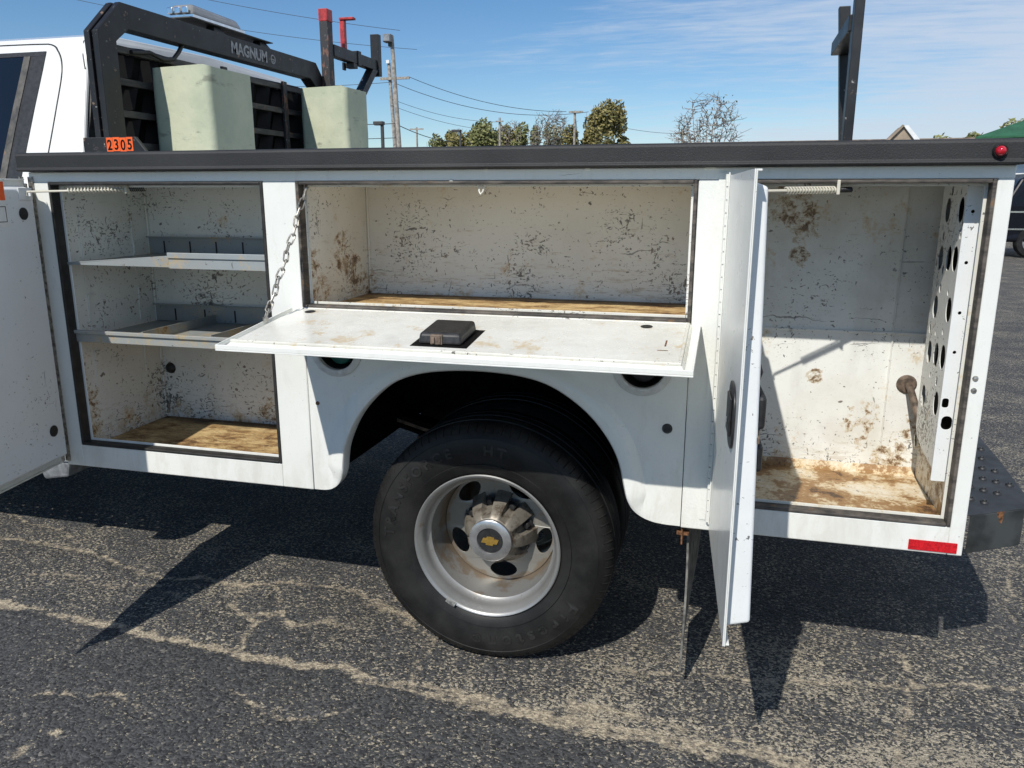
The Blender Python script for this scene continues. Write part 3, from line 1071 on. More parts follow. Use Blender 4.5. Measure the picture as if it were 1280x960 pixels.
def door(H, vec, width, pan_s, th, sag=0.0):
    mp = door_map(H, vec)
    sk = MB()
    sk.box(0.010, width, -.004, -.001, .535, 1.490, mp)
    sk.box(width - .004, width, -.0008, .002, .535, 1.490, mp)
    sk.box(.02, width - .0045, -.0008, .010, .535, .539, mp)
    sk.box(.02, width - .0045, -.0008, .010, 1.486, 1.490, mp)
    d = obj('compartment_door', sk, M['white'], truck, bev=.001)
    pn = MB()
    s0, s1 = pan_s
    z0, z1 = .562, 1.470
    lo = [mp(s0, -.0008, z0), mp(s1 + sag, -.0008, z0), mp(s1, -.0008, z1), mp(s0, -.0008, z1)]
    i = .012
    hi = [mp(s0 + i, th + sag, z0 + i), mp(s1 - .003 + sag, th + sag, z0 + i), mp(s1 - .003, th, z1 - i), mp(s0 + i, th, z1 - i)]
    pn.hexa(lo, hi)
    obj('door_pan', pn, M['white_door'], d, bev=.006, seg=3)
    return d, mp


dL, mL = door((-2.840, -.006), (.12, -.81), .835, (.028, .79), .046)
dR, mR = door((-.643, -.012), (.046, -.64), .618, (.03, .562), .029, .023)


def disc_on(mp, t, s, z, r, rz, name, mat, parent, th=.002, n=24):
    me = curve_mesh(name, [circle(s, z, r, n, rz)], th, lambda u, v, w: mp(u, t + w, v))
    return obj(name, me, mat, parent)


disc_on(mL, .0475, .094, 1.383, .019, .019, 'plug', M['black'], dL)
disc_on(mL, .0475, .094, .673, .019, .019, 'plug', M['black'], dL)
br = MB().box(.045, .105, .0462, .049, 1.425, 1.462, mL).box(.070, .076, .0492, .066, 1.436, 1.450, mL)
obj('spring_bracket', br, M['white_door'], dL, bev=.001)
stk = obj('warning_sticker', MB().box(.163, .30, .0463, .0472, 1.345, 1.482, mL), M['sticker_white'], dL)
obj('sticker_band', MB().box(.165, .298, .0474, .0480, 1.425, 1.480, mL), M['orange'], dL)
obj('sticker_frame', MB().box(.168, .295, .0474, .0479, 1.36, 1.362, mL).box(.168, .295, .0474, .0479, 1.405, 1.407, mL).box(.168, .170, .0474, .0479, 1.3625, 1.4045, mL), M['ink'], dL)
# right door: paddle handle outside, latch box inside
hl = curve_mesh('handle', [rrect(.44, .57, .935, 1.07, .05)], .005, lambda u, v, w: mR(u, -.0066 + w, v))
hdl = obj('handle', hl, M['black'], dR, bev=.003)
obj('handle_paddle', MB().box(.47, .545, -.0145, -.0093, .965, 1.045, mR), M['black'], dR, bev=.005)
obj('handle_lock', MB().box(.50, .515, -.0165, -.0147, .985, .997, mR), M['chrome'], dR, bev=.002)
lb = MB().box(.43, .555, .0295, .056, .985, 1.055, mR).box(.43, .555, .0295, .056, .895, .955, mR)
obj('latch_housing', lb, M['black'], dR, bev=.008)
obj('latch_bolt', MB().box(.44, .55, .0295, .048, .9555, .9845, mR).box(.55, .57, .034, .046, .96, .975, mR), M['old_pipe'], dR, bev=.002)
obj('latch_arm', MB().tube([mR(.46, .036, 1.055), mR(.46, .044, 1.085), mR(.47, .038, 1.10)], .012, 8), M['black'], dR, smooth=60)
obj('rust_patch', MB().box(.5622, .5632, .006, .024, .985, 1.035, mR), M['rust'], dR)
disc_on(mR, .0305, .094, 1.383, .019, .019, 'plug', M['black'], dR)
disc_on(mR, .0305, .094, .673, .019, .019, 'plug', M['black'], dR)

# ---- piano hinges: leaves and one knuckle object per joint
def hinge(H, mp, name, mat, x_leaf, z0, z1):
    t = MB()
    t.box(H[0] + x_leaf[0], H[0] + x_leaf[1], -.0035, -.0012, z0, z1)
    t.box(.004, .022, -.0075, -.0045, z0, z1, mp)
    hg = obj(name, t, mat, truck)
    kl = .0325
    nK = int((z1 - z0) / kl)
    kms = []
    for q in range(2):
        r = .0074 if q == 0 else .0070
        km = MB()
        km.tube([(0, 0, .0014), (0, 0, kl - .0014)], r, 10)
        kms.append(km.mesh('hinge_knuckle', 40))
        kms[-1].materials.append(mat)
    for i in range(nK):
        obj('hinge_knuckle', kms[i % 2], mat, hg, smooth=40, loc=(H[0], H[1], z0 + i * kl))
    return hg


hinge((-.6495, -.0155), mR, 'piano_hinge', M['white_rough'], (-.024, -.002), .552, 1.497)
hinge((-2.842, -.0115), mL, 'piano_hinge', M['zinc'], (.006, .026), .535, 1.497)

# ---- drop door
def lid_map(s, d, t):                                             # s along x, d out from the hinge, t above the skin
    a = math.atan2(.045, .393)
    return (s, -d * math.cos(a) - t * math.sin(a) * -1 * -1 * -1 if False else -d * math.cos(a) - 0 * t, 1.100 - d * math.sin(a) + t)


LX0, LX1, LD = -1.912, -.698, .402
ld = MB().box(LX0, LX1, .004, LD, -.006, -.002, lid_map)
ld.box(LX0, LX1, LD - .004, LD, -.0018, .010, lid_map)
ld.box(LX0, LX0 + .004, .01, LD - .0042, -.0018, .010, lid_map)
ld.box(LX1 - .004, LX1, .01, LD - .0042, -.0018, .010, lid_map)
lid = obj('drop_door', ld, M['white'], truck, bev=.001)
pn = MB()
lo = [lid_map(LX0 + .02, .012, -.0018), lid_map(LX0 + .02, LD - .016, -.0018), lid_map(LX1 - .02, LD - .016, -.0018), lid_map(LX1 - .02, .012, -.0018)]
hi = [lid_map(LX0 + .026, .016, .010), lid_map(LX0 + .026, LD - .024, .010), lid_map(LX1 - .026, LD - .024, .010), lid_map(LX1 - .026, .016, .010)]
pn.hexa(lo, hi)
obj('door_pan', pn, M['white_lid'], lid, bev=.003)
rim_ = MB()
rim_.box(LX0 + .028, LX1 - .028, LD - .036, LD - .026, .0098, .0175, lid_map)
rim_.box(LX1 - .036, LX1 - .028, .03, LD - .0365, .0098, .0165, lid_map)
obj('pan_ridge', rim_, M['trim_white'], lid, bev=.002)
obj('latch_recess', MB().box(-1.400, -1.250, .165, .328, .0102, .0108, lid_map), M['ink'], lid)
lt = MB()
lo = [lid_map(-1.384, .178, .011), lid_map(-1.384, .314, .011), lid_map(-1.268, .314, .011), lid_map(-1.268, .178, .011)]
hi = [lid_map(-1.380, .184, .042), lid_map(-1.381, .309, .040), lid_map(-1.272, .309, .040), lid_map(-1.272, .184, .042)]
lt.hexa(lo, hi)
obj('latch_housing', lt, M['black'], lid, bev=.008, seg=3)
obj('latch_bolt', MB().box(-1.350, -1.318, .306, .3155, .012, .037, lid_map).box(-1.345, -1.337, .3155, .321, .016, .032, lid_map).box(-1.328, -1.322, .3155, .319, .014, .034, lid_map), M['old_pipe'], lid, bev=.002)
for s_, d_ in ((-1.826, .052), (-.836, .062)):
    obj('plug', MB().add(*((lambda ring: ([lid_map(a, b, .0112) for a, b in ring], [tuple(range(len(ring)))]))(circle(s_, d_, .016, 20)))), M['black'], lid)
obj('striker_scratch', MB().box(-.776, -.772, .18, .23, .0101, .0106, lid_map).box(-.79, -.765, .262, .266, .0101, .0106, lid_map), M['rust'], lid)
obj('lid_hinge', MB().tube([(LX0 + .03, .000, 1.1035), (LX1 - .03, .000, 1.1035)], .006, 10), M['trim_white'], lid, smooth=40)

# ---- chain: every link an object
A = Vector((-1.858, .020, 1.455))
Bp = Vector(lid_map(-1.903, .170, .018))
NL = 15
pts = []
for i in range(NL + 1):
    t = i / NL
    p = A.lerp(Bp, t)
    p.z -= .020 * 4 * t * (1 - t) * .5
    p.x += .004 * math.sin(i * 1.7) * (4 * t * (1 - t))
    pts.append(p)
pitch = (A - Bp).length / NL
hl_, hw_ = pitch * .64, .0074
path = []
for k in range(9):
    a = -PI / 2 + PI * k / 8
    path.append((hl_ - hw_ + hw_ * math.cos(a), hw_ * math.sin(a), 0))
for k in range(9):
    a = PI / 2 + PI * k / 8
    path.append((-(hl_ - hw_) + hw_ * math.cos(a), hw_ * math.sin(a), 0))
lm = MB().tube(path, .0025, 6, close=True).mesh('link', 60)
lm.materials.append(M['zinc'])
chain = empty('support_chain', A, truck)
for i in range(NL):
    c = (pts[i] + pts[i + 1]) / 2
    d = (pts[i + 1] - pts[i]).normalized()
    o = obj('link', lm, None, chain, smooth=60, loc=c)
    q = d.to_track_quat('X', 'Z')
    o.rotation_mode = 'QUATERNION'
    o.rotation_quaternion = q @ Matrix.Rotation(rad(40 + 90 * (i % 2) + random.uniform(-14, 14)), 3, 'X').to_quaternion()
ey = MB().tube([A + Vector((.0, .012, .016)), A + Vector((.004, .0, .014)), A + Vector((.006, -.006, .002)), A + Vector((-.002, -.002, -.008))], .0045, 8)
obj('hook', ey, M['zinc'], chain, smooth=60)
ey = MB().lathe([(.0001, 0), (.008, 0), (.010, .004), (.010, .010)], 0, 0, 12)
obj('eye_bolt', MB().tube([Bp + Vector((0, 0, -.008)), Bp + Vector((0, 0, .004))], .008, 10), M['zinc'], chain, smooth=40)

# ---- door holder springs
def spring(a, b, c0, c1, r, turns, mat):
    a, b = Vector(a), Vector(b)
    rod = MB().tube([a + Vector((0, 0, -.012)), a, b], .0035, 8)
    s = obj('door_holder_rod', rod, mat, truck, smooth=50)
    d = (b - a).normalized()
    u = d.orthogonal().normalized()
    w = d.cross(u)
    p0, p1 = a.lerp(b, c0), a.lerp(b, c1)
    hp_ = []
    N = turns * 10
    for k in range(N + 1):
        t = k / N
        an = 2 * PI * turns * t
        hp_.append(p0.lerp(p1, t) + (u * math.cos(an) + w * math.sin(an)) * r)
    obj('coil', MB().tube(hp_, .0019, 5), mat, s, smooth=70)
    e0, e1 = p1, b
    hp2 = []
    for k in range(61):
        t = k / 60
        an = 2 * PI * 8 * t
        hp2.append(e0.lerp(e1, .25 + .75 * t) + (u * math.cos(an) + w * math.sin(an)) * .0055)
    obj('end_coil', MB().tube(hp2, .002, 5), M['black'], s, smooth=70)
    cpt = e0.lerp(e1, .15)
    obj('spring_guide', MB().box(cpt.x - .004, cpt.x + .004, cpt.y - .012, cpt.y + .012, cpt.z - .012, cpt.z + .024), mat, s, bev=.002)


spring((-2.757, -.090, 1.450), (-2.440, .055, 1.458), .34, .82, .0078, 17, M['cream'])
spring((-.603, -.100, 1.451), (-.352, .024, 1.455), .36, .84, .0082, 17, M['cream'])

# ---- rear wheels
WX, WZ = -1.305, .388


def tyre_mesh(y0, sign=1):
    """outer face at y0, width 0.225 going to +y"""
    R = .392
    pr = [(.222, .020), (.233, .008), (.240, .002), (.262, -.006), (.268, -.0075), (.270, -.0045), (.300, -.010), (.318, -.0115), (.336, -.010), (.350, -.0065), (.3515, -.0085),
          (.362, -.003), (.374, .006), (.3835, .018), (.388, .028), (.390, .052), (.3845, .053), (.3845, .060), (.3915, .061), (.392, .098), (.3855, .099), (.3855, .107), (.392, .108),
          (.392, .142), (.3855, .143), (.3855, .150), (.391, .151), (.389, .185), (.380, .200), (.350, .220), (.300, .225), (.24, .212), (.222, .195)]
    return [(r, y0 + y) for r, y in pr]


def wheel(y0, full=True, cx=WX, cz=WZ, flip=False):
    e = empty('rear_wheel' if full else 'wheel', (cx, y0, cz), truck)
    def fy(p):
        return [(r, (2 * y0 + .215 - y) if flip else y) for r, y in p]
    t = MB().lathe(fy(tyre_mesh(y0)), cx, cz, 120, closed=True)
    ty = obj('tyre', t, M['tire'], e, smooth=30)
    if full:
        # tread blocks at the shoulder: sipes as thin ribs
        sp = MB()
        NS = 88
        for k in range(NS):
            a = 2 * PI * k / NS
            ca, sa = math.cos(a), math.sin(a)
            da = .010
            ps = []
            for (r, y) in ((.3665, -.0005), (.379, .011), (.3865, .022), (.3892, .03)):
                ps.append((r, y))
            vs = []
            for (r, y) in ps:
                for (aa, lift) in ((a, .0), (a + da * .5, .0016), (a + da, .0)):
                    rr = r + lift
                    vs.append((cx + rr * math.cos(aa), y0 + y - lift, cz + rr * math.sin(aa)))
            fs = []
            for i in range(3):
                for j in range(2):
                    fs.append((i * 3 + j, i * 3 + j + 1, (i + 1) * 3 + j + 1, (i + 1) * 3 + j))
            sp.add(vs, fs)
        tb = obj('tread_rib', sp, M['tire'], e)
        tb['kind'] = 'stuff'
    rp = [(.222, .016), (.2335, .004), (.2345, -.001), (.2315, -.004), (.226, -.002), (.2215, .004), (.2185, .012), (.214, .018), (.212, .034), (.208, .050), (.199, .058), (.197, .10), (.193, .140), (.189, .165), (.187, .175)]
    bp = rp + [(.19, .20), (.215, .21), (.215, .205), (.195, .197), (.193, .17), (.199, .14), (.203, .07), (.218, .05)]
    obj('rim', MB().lathe(fy([(r, y0 + y) for r, y in bp]), cx, cz, 96, closed=True), M['rim'], e, smooth=35)
    # disc with five hand holes
    ol = circle(0, 0, .1865, 96)
    hs = []
    for ang in ((133, 205, 274, 347, 62) if full else (0, 72, 144, 216, 288)):
        a = rad(ang)
        c, s_ = math.cos(a), math.sin(a)
        lp = []
        for k in range(20):
            q = 2 * PI * k / 20
            dr = .027 * math.sin(q)
            dt = .045 * math.cos(q) * (1.0 + .25 * math.sin(q))
            rr = .150 + dr - .004 * (dt / .045) ** 2
            lp.append((rr * c - dt * s_, rr * s_ + dt * c))
        hs.append(lp)
    def dmap(u, v, w):
        r = math.hypot(u, v)
        y = .172 + .008 * math.cos(min(1, r / .187) * PI * 1.0) * .5 + w
        yy = y0 + y
        if flip:
            yy = 2 * y0 + .215 - yy
        return (cx + u, yy, cz + v)
    obj('wheel_disc', curve_mesh('wheel_disc', [ol] + hs + [circle(0, 0, .06, 24)], .006, dmap), M['rim'], e)
    return e


w0 = wheel(.004, True)
# hub: spoked chrome cap and lug nuts in their pockets
def hub(e, y0, cx, cz):
    m_, N = [], 96
    rings = []
    for j, (r, y, dep) in enumerate([(.066, .058, 0), (.071, .060, 0), (.080, .072, .35), (.094, .092, .9), (.106, .118, 1.0), (.118, .148, .7), (.128, .176, 0)]):
        row = []
        for k in range(N):
            a = 2 * PI * k / N
            g = max(0.0, math.cos((a - rad(15)) * 8))
            g = min(1.0, 2.0 * g) ** .5 if g > 0 else 0
            row.append((cx + (r) * math.cos(a), y0 + y + .085 * dep * g, cz + r * math.sin(a)))
        rings.append(row)
    vs = [p for row in rings for p in row]
    fs = [(j * N + k, j * N + (k + 1) % N, (j + 1) * N + (k + 1) % N, (j + 1) * N + k) for j in range(len(rings) - 1) for k in range(N)]
    obj('hub_cover', MB().add(vs, fs), M['hub'], e, smooth=50)
    obj('hub_ring', MB().lathe([(.041, .052), (.043, .047), (.064, .047), (.0685, .050), (.0695, .0575), (.060, .06)], cx, cz, 64), M['alloy'], e, smooth=35)
    obj('hub_badge', MB().lathe([(.0001, .0505), (.040, .0505), (.0415, .053)], cx, cz, 48), M['black'], e, smooth=35)
    bow = [(-.0285, -.0085), (-.0225, .0075), (-.0105, .0075), (-.0105, .0135), (.0125, .0135), (.0125, .0075), (.0285, .0075), (.0225, -.0085), (.0105, -.0085), (.0105, -.0145), (-.0125, -.0145), (-.0125, -.0085)]
    ca, sa = math.cos(rad(-3)), math.sin(rad(-3))
    obj('emblem', curve_mesh('emblem', [bow], .003, lambda u, v, w: (cx + u * ca - v * sa, .0488 + w, cz + u * sa + v * ca)), M['gold'], e, bev=.0008)
    lug = MB().lathe([(.0001, -.024), (.008, -.024), (.0115, -.020), (.012, 0.0)], 0, 0, 6).lathe([(.012, -.004), (.017, .0)], 0, 0, 16).mesh('lug_nut', 30)
    lug.materials.append(M['black'])
    for k in range(8):
        a = rad(15 + 45 * k)
        obj('lug_nut', lug, None, e, loc=(cx + .099 * math.cos(a), y0 + .150, cz + .099 * math.sin(a)))


hub(w0, .004, WX, WZ)


def ring_text(s, size, a_mid, r, e, spacing=1.0):
    """letters standing outwards on the sidewall, read clockwise seen from outside"""
    def mp(u, v, w):
        rr = r + v
        a = a_mid - u / r
        # sidewall bulge follows the tyre profile
        y = .004 - .0118 + .0035 * ((rr - .318) / .03) ** 2 - .0006 + w
        return (WX + rr * math.cos(a), y, WZ + rr * math.sin(a))
    obj('sidewall_lettering', text_mesh('sidewall_lettering', s, size, .0018, mp, spacing, .0016), M['tire_letter'], e)


ring_text('Firestone', .058, rad(-63), .297, w0, 1.6)
ring_text('TRANSFORCE', .043, rad(144), .300, w0, 1.5)
ring_text('HT', .043, rad(84), .300, w0, 1.5)
obj('balance_weight', MB().add([(WX + r * math.cos(rad(a)), y, WZ + r * math.sin(rad(a))) for a in (236, 240, 244) for r, y in ((.222, -.002), (.237, -.006), (.238, .004))],
                               [(0, 1, 4, 3), (1, 2, 5, 4), (3, 4, 7, 6), (4, 5, 8, 7)]), M['zinc'], w0)
wheel(.262, False)
wheel(1.93, False, flip=True)
wheel(2.16, False, flip=True)
ax = MB().tube([(WX, .14, WZ), (WX, 2.26, WZ)], .055, 14)
ax.lathe([(.0001, .9), (.12, .95), (.17, 1.1), (.17, 1.2), (.12, 1.4), (.0001, 1.45)], WX, WZ, 20)
obj('rear_axle', ax, M['under'], truck, smooth=40)
fr_ = MB().box(-6.6, .1, .74, .82, .62, .82).box(-6.6, .1, 1.56, 1.64, .62, .82)
obj('chassis_frame', fr_, M['under'], truck)
lf = empty('leaf_spring', (-1.3, .7, .5), truck)
lfm = None
for k in range(5):
    L = .78 - .1 * k
    m_ = MB()
    for i in range(12):
        x0, x1 = -1.305 - L + 2 * L * i / 12, -1.305 - L + 2 * L * (i + 1) / 12
        z0 = .50 - .021 * k + .16 * ((x0 + 1.305) / .78) ** 2
        z1 = .50 - .021 * k + .16 * ((x1 + 1.305) / .78) ** 2
        m_.hexa([(x0, .66, z0), (x1, .66, z1), (x1, .735, z1), (x0, .735, z0)], [(x0, .66, z0 + .014), (x1, .66, z1 + .014), (x1, .735, z1 + .014), (x0, .735, z0 + .014)])
    obj('leaf', m_, M['old_pipe'] if k % 2 else M['under'], lf)
obj('spring_clip', MB().box(-1.62, -1.60, .652, .745, .40, .58), M['under'], lf)

# ---- mud flap behind the wheel
mf = MB()
prev = None
for i in range(13):
    t = i / 12
    z = .50 - .43 * t
    bulge = .030 * (1 - t) + .006 * math.sin(t * PI * 1.2)
    y0 = .075 - .075 * min(1, t * 1.6) - .010 * t
    y1 = .34 - .05 * max(0, t - .6)
    x = -.708 + .004 * math.sin(t * 4) + .004 * t
    row = [(x, y0, z), (x + .006, y0, z), (x + .006 + bulge, y1, z), (x + bulge, y1, z)]
    mf.v += row
    if i:
        b0 = (i - 1) * 4
        for k in range(4):
            mf.f.append((b0 + k, b0 + (k + 1) % 4, b0 + 4 + (k + 1) % 4, b0 + 4 + k))
mf.f += [(3, 2, 1, 0), (48, 49, 50, 51)]
flap = obj('mud_flap', mf, M['flap'], truck)
obj('flap_bracket', MB().box(-.722, -.717, .012, .34, .462, .5185).box(-.7165, -.66, .012, .34, .5145, .5185).box(-.735, -.70, .02, .035, .488, .50), M['rust'], flap, bev=.001)

# ---- rear step bumper
bp_ = [(.012, .085), (.035, .085), (.190, .175), (.226, .29), (.248, .60), (.262, .88), (.262, 2.0), (.012, 2.0)]
SPOTS = [(.035 + .026 * i + .030 * j + .0, .235 + .105 * i - .02 * j + .0) for j in range(6) for i in range(-2, 15)]


def in_bumper(x, y):
    lim = .226 + .036 * (y - .29) / .59 if y > .29 else .035 + .19 * (y - .085) / .205
    return x > .036 and y > .13 and y < 1.9 and x < min(lim, .258) - .022


SPOTS = [(x, y) for x, y in SPOTS if in_bumper(x, y)]
bo = obj('step_bumper', curve_mesh('step_bumper', [bp_] + [circle(x, y, .0058, 8) for x, y in SPOTS], .004, lambda u, v, w: (u, v, .603 + w)), M['bumper'], truck)
sk_ = MB()
for (ax_, ay_), (bx_, by_) in zip(bp_[2:6], bp_[3:7]):
    sk_.hexa([(ax_, ay_, .50), (bx_, by_, .50), (bx_ - .004, by_, .50), (ax_ - .004, ay_, .50)], [(ax_, ay_, .6005), (bx_, by_, .6005), (bx_ - .004, by_, .6005), (ax_ - .004, ay_, .6005)])
obj('bumper_skirt', sk_, M['bumper'], bo)
fcm = MB().hexa([(.034, .086, .492), (.189, .174, .496), (.187, .178, .496), (.032, .090, .492)], [(.034, .084, .6035), (.191, .174, .6035), (.189, .178, .6035), (.032, .088, .6035)])
obj('bumper_end', fcm, M['bumper_face'], bo, bev=.002)
obj('rust_patch', MB().hexa([(.112, .1292, .583), (.126, .137, .568), (.1255, .1378, .568), (.1115, .130, .583)], [(.108, .126, .6045), (.130, .1385, .6045), (.1295, .1393, .6045), (.1075, .1268, .6045)]), M['rust'], bo)
stud = MB()
N = 10
vs = []
for r, z in ((.0125, 0), (.0098, .005), (.0070, .006), (.0058, .0035), (.0058, -.001)):
    for k in range(N):
        a = 2 * PI * k / N
        vs.append((r * math.cos(a), r * math.sin(a), z))
fs = [(j * N + k, j * N + (k + 1) % N, (j + 1) * N + (k + 1) % N, (j + 1) * N + k) for j in range(4) for k in range(N)]
studm = stud.add(vs, fs).mesh('tread_stud', 40)
studm.materials.append(M['bumper'])
for x, y in SPOTS:
    obj('tread_stud', studm, None, bo, smooth=40, loc=(x, y, .6045))
# licence/tail end of the body and tailgate
obj('tailgate', MB().box(-.02, .008, .478, 1.898, .971, 1.45), M['white'], truck, bev=.004)

# ---- cab
def cab():
    c = empty('cab', (-3.9, 1.2, .5), truck)
    X0, X1 = -4.75, -2.885
    YS0, YS1 = .175, 2.225
    # side section (y inset by height) : tumblehome
    def inset(z):
        return 0 if z < 1.30 else .235 * ((z - 1.30) / .62) ** 1.15
    zs = [.55, .62, .80, 1.1, 1.30, 1.45, 1.6, 1.75, 1.88, 1.955, 2.005, 2.030]
    prof = []
    for z in zs:
        i = inset(min(z, 1.88))
        if z > 1.88:
            i += {1.955: .030, 2.005: .080, 2.030: .17}[z]
        prof.append((YS0 + i, z))
    prof.append((1.2, 2.047))
    full = prof + [(2.4 - y, z) for y, z in prof[-2::-1]]
    def back(z):
        return -2.840 if z < 1.5 else -2.840 - .070 * ((z - 1.5) / .4) - (.03 if z > 1.97 else 0)
    def fr(z):
        return X0 if z < 1.2 else X0 + .75 * max(0, (z - 1.2)) / .7
    mb = MB()
    n_ = len(full)
    mb.prism(full, lambda a, b: (fr(b), a, b), lambda a, b: (back(b), a, b))
    obj('cab_shell', mb, M['cab_white'], c, bev=.012, seg=3)
    def side(x, z, out=.004):
        y = prof[0][0]
        for (ya, za), (yb, zb_) in zip(prof, prof[1:]):
            if za <= z <= zb_:
                y = ya + (yb - ya) * (z - za) / (zb_ - za)
        return (x, y - out, z + (out * .7 if z > 1.96 else 0))
    def patch(name, pts, mat, out0, out1, bev=0):
        me = MB().add([side(x, z, out0) for x, z in pts] + [side(x, z, out1) for x, z in pts],
                      [tuple(range(len(pts))), tuple(range(len(pts), 2 * len(pts)))[::-1]] +
                      [(k, (k + 1) % len(pts), len(pts) + (k + 1) % len(pts), len(pts) + k) for k in range(len(pts))])
        return obj(name, me, mat, c, bev=bev)
    def grid(path, w, name, mat, out):
        m2 = MB()
        p3 = [side(x, z, out) for x, z in path]
        m2.tube(p3, w, 6)
        obj(name, m2, mat, c, smooth=60)
    # rear door glass, its black frame and pillar trim
    zt, zb = 1.935, 1.33
    def lean(z):
        return (z - 1.59) / .30
    fpts = []
    def strip(xa, xb, z0, z1, N, name, mat, o0, o1):
        m3 = MB()
        rows = []
        for k in range(N + 1):
            z = z0 + (z1 - z0) * k / N
            rows.append([side(xa(z), z, o0), side(xb(z), z, o0), side(xb(z), z, o1), side(xa(z), z, o1)])
        for a_, b_ in zip(rows, rows[1:]):
            m3.hexa(a_, b_)
        obj(name, m3, mat, c)
    edge = lambda z: -3.105 + .004 * lean(z)
    strip(lambda z: edge(z) - .062, edge, zb, zt, 10, 'pillar_trim', M['black'], -.002, .004)
    strip(lambda z: edge(z) - .092, lambda z: edge(z) - .063, zb, zt - .0005, 10, 'window_channel', M['slat'], -.002, .007)
    strip(lambda z: -4.0, lambda z: edge(z) - .093, zb, zt - .0005, 10, 'side_window', M['glass'], -.002, .003)
    strip(lambda z: -4.0, lambda z: edge(z) - .0, zt, zt + .016, 1, 'window_header', M['black'], -.002, .005)
    # door gap
    gp = [(-4.1, 1.985), (-3.14, 1.985), (-3.07, 1.972), (-3.03, 1.93), (-3.012, 1.87), (-3.008, 1.78), (-3.006, 1.66), (-3.006, 1.55), (-3.01, 1.35), (-3.03, .62)]
    gl = smooth_line(gp, 2)
    dense = []
    for a_, b_ in zip(gl, gl[1:]):
        k = max(1, int(math.hypot(a_[0] - b_[0], a_[1] - b_[1]) / .03))
        dense += [(a_[0] + (b_[0] - a_[0]) * i / k, a_[1] + (b_[1] - a_[1]) * i / k) for i in range(k)]
    dense.append(gl[-1])
    grid(dense, .0035, 'door_gap', M['seal'], -.0005)
    # back window and its dark recess
    bw = MB()
    bw.hexa([(back(1.4) + .002, .55, 1.40), (back(1.4) + .002, 1.85, 1.40), (back(1.4) + .007, 1.85, 1.40), (back(1.4) + .007, .55, 1.40)],
            [(back(1.86) + .002, .62, 1.86), (back(1.86) + .002, 1.78, 1.86), (back(1.86) + .007, 1.78, 1.86), (back(1.86) + .007, .62, 1.86)])
    obj('rear_window', bw, M['glass'], c)
    # roof ditch at the corner
    rd = MB().tube([side(-2.985, 2.02, .0), side(-2.96, 1.985, .0), side(-2.935, 1.93, .0), side(-2.915, 1.88, .0)], .0025, 6)
    obj('roof_seam', rd, M['slat'], c, smooth=60)
    obj('corner_trim', MB().hexa([(-2.8385, .19, 1.3), (-2.8385, .30, 1.3), (-2.828, .30, 1.3), (-2.828, .19, 1.3)],
                                 [(back(1.86) + .002, .40, 1.86), (back(1.86) + .002, .50, 1.86), (back(1.86) + .012, .50, 1.86), (back(1.86) + .012, .40, 1.86)]), M['slat'], c)
    # hood and front end, outside the photograph
    hd = MB().prism([(-4.74, .55), (-6.55, .55), (-6.62, .75), (-6.60, 1.10), (-6.45, 1.22), (-4.74, 1.32)], lambda a, b: (a, .22, b), lambda a, b: (a, 2.18, b))
    obj('hood', hd, M['cab_white'], c, bev=.05, seg=4)
    ws = MB().hexa([(-4.72, .35, 1.26), (-4.72, 2.05, 1.26), (-4.70, 2.05, 1.27), (-4.70, .35, 1.27)], [(-4.06, .50, 1.84), (-4.06, 1.90, 1.84), (-4.04, 1.90, 1.85), (-4.04, .50, 1.85)])
    obj('windscreen', ws, M['glass'], c)


cab()
wheel(.20, False, cx=-5.55)
wheel(1.99, False, cx=-5.55, flip=True)

# ---- running board with its punched tread, below the cab
rloops = [rrect(-5.05, -2.925, .10, .37, .02)]
for i in range(24):
    for j in range(3):
        rloops.append(circle(-4.95 + i * .083 + (.04 if j % 2 else 0), .14 + j * .055, .010, 8, .006))
rb = obj('running_board', curve_mesh('running_board', rloops, .006, lambda u, v, w: (u, v, .488 + w)), M['grey_step'], truck)
eb = MB().hexa([(-3.055, .105, .405), (-2.945, .105, .425), (-2.945, .36, .425), (-3.055, .36, .405)], [(-3.09, .105, .484), (-2.93, .105, .484), (-2.93, .36, .484), (-3.09, .36, .484)])
obj('end_bracket', eb, M['grey_step'], rb, bev=.008)
obj('support_bar', MB().box(-3.4, -3.36, .12, .8, .44, .484).box(-4.4, -4.36, .12, .8, .44, .484), M['grey_step'], rb)
obj('rocker_panel', MB().box(-4.75, -2.90, .42, 2.0, .45, .545), M['under'], truck)

# ---- headache rack
rack = empty('headache_rack', (-2.72, 1.2, 1.575), truck)
yo = [(.224, 1.58), (.224, 1.626), (.318, 1.958), (.318, 1.958)]
PROF = [(.224, 1.575), (.224, 1.972), (.345, 2.082), (1.72, 2.082), (1.815, 1.99), (1.815, 1.575), (1.725, 1.575), (1.725, 1.955), (1.655, 1.998), (.375, 1.998), (.310, 1.950), (.310, 1.575)]
for (x0, x1) in ((-2.757, -2.7345), (-2.722, -2.700)):
    obj('rack_arch', MB().prism(PROF, lambda a, b, x0=x0: (x0, a, b), lambda a, b, x1=x1: (x1, a, b)), M['rack'], rack, bev=.003)
obj('rack_web', MB().prism([(a + (.012 if a < 1 else -.012) * (1 if i < 6 else 0), b - (.010 if 1 < i < 4 else 0)) for i, (a, b) in enumerate(PROF)], lambda a, b: (-2.734, a, b), lambda a, b: (-2.7225, a, b)), M['rack'], rack)
tri = lambda a, b: None
bpl = [(-2.795, 1.5755), (-2.795, 1.630), (-2.585, 1.630), (-2.540, 1.5755)]
obj('base_plate', MB().prism(bpl, lambda a, b: (a, .208, b), lambda a, b: (a, .2225, b)), M['rack'], rack, bev=.002)
obj('base_plate', MB().prism(bpl, lambda a, b: (a, 1.817, b), lambda a, b: (a, 1.831, b)), M['rack'], rack, bev=.002)
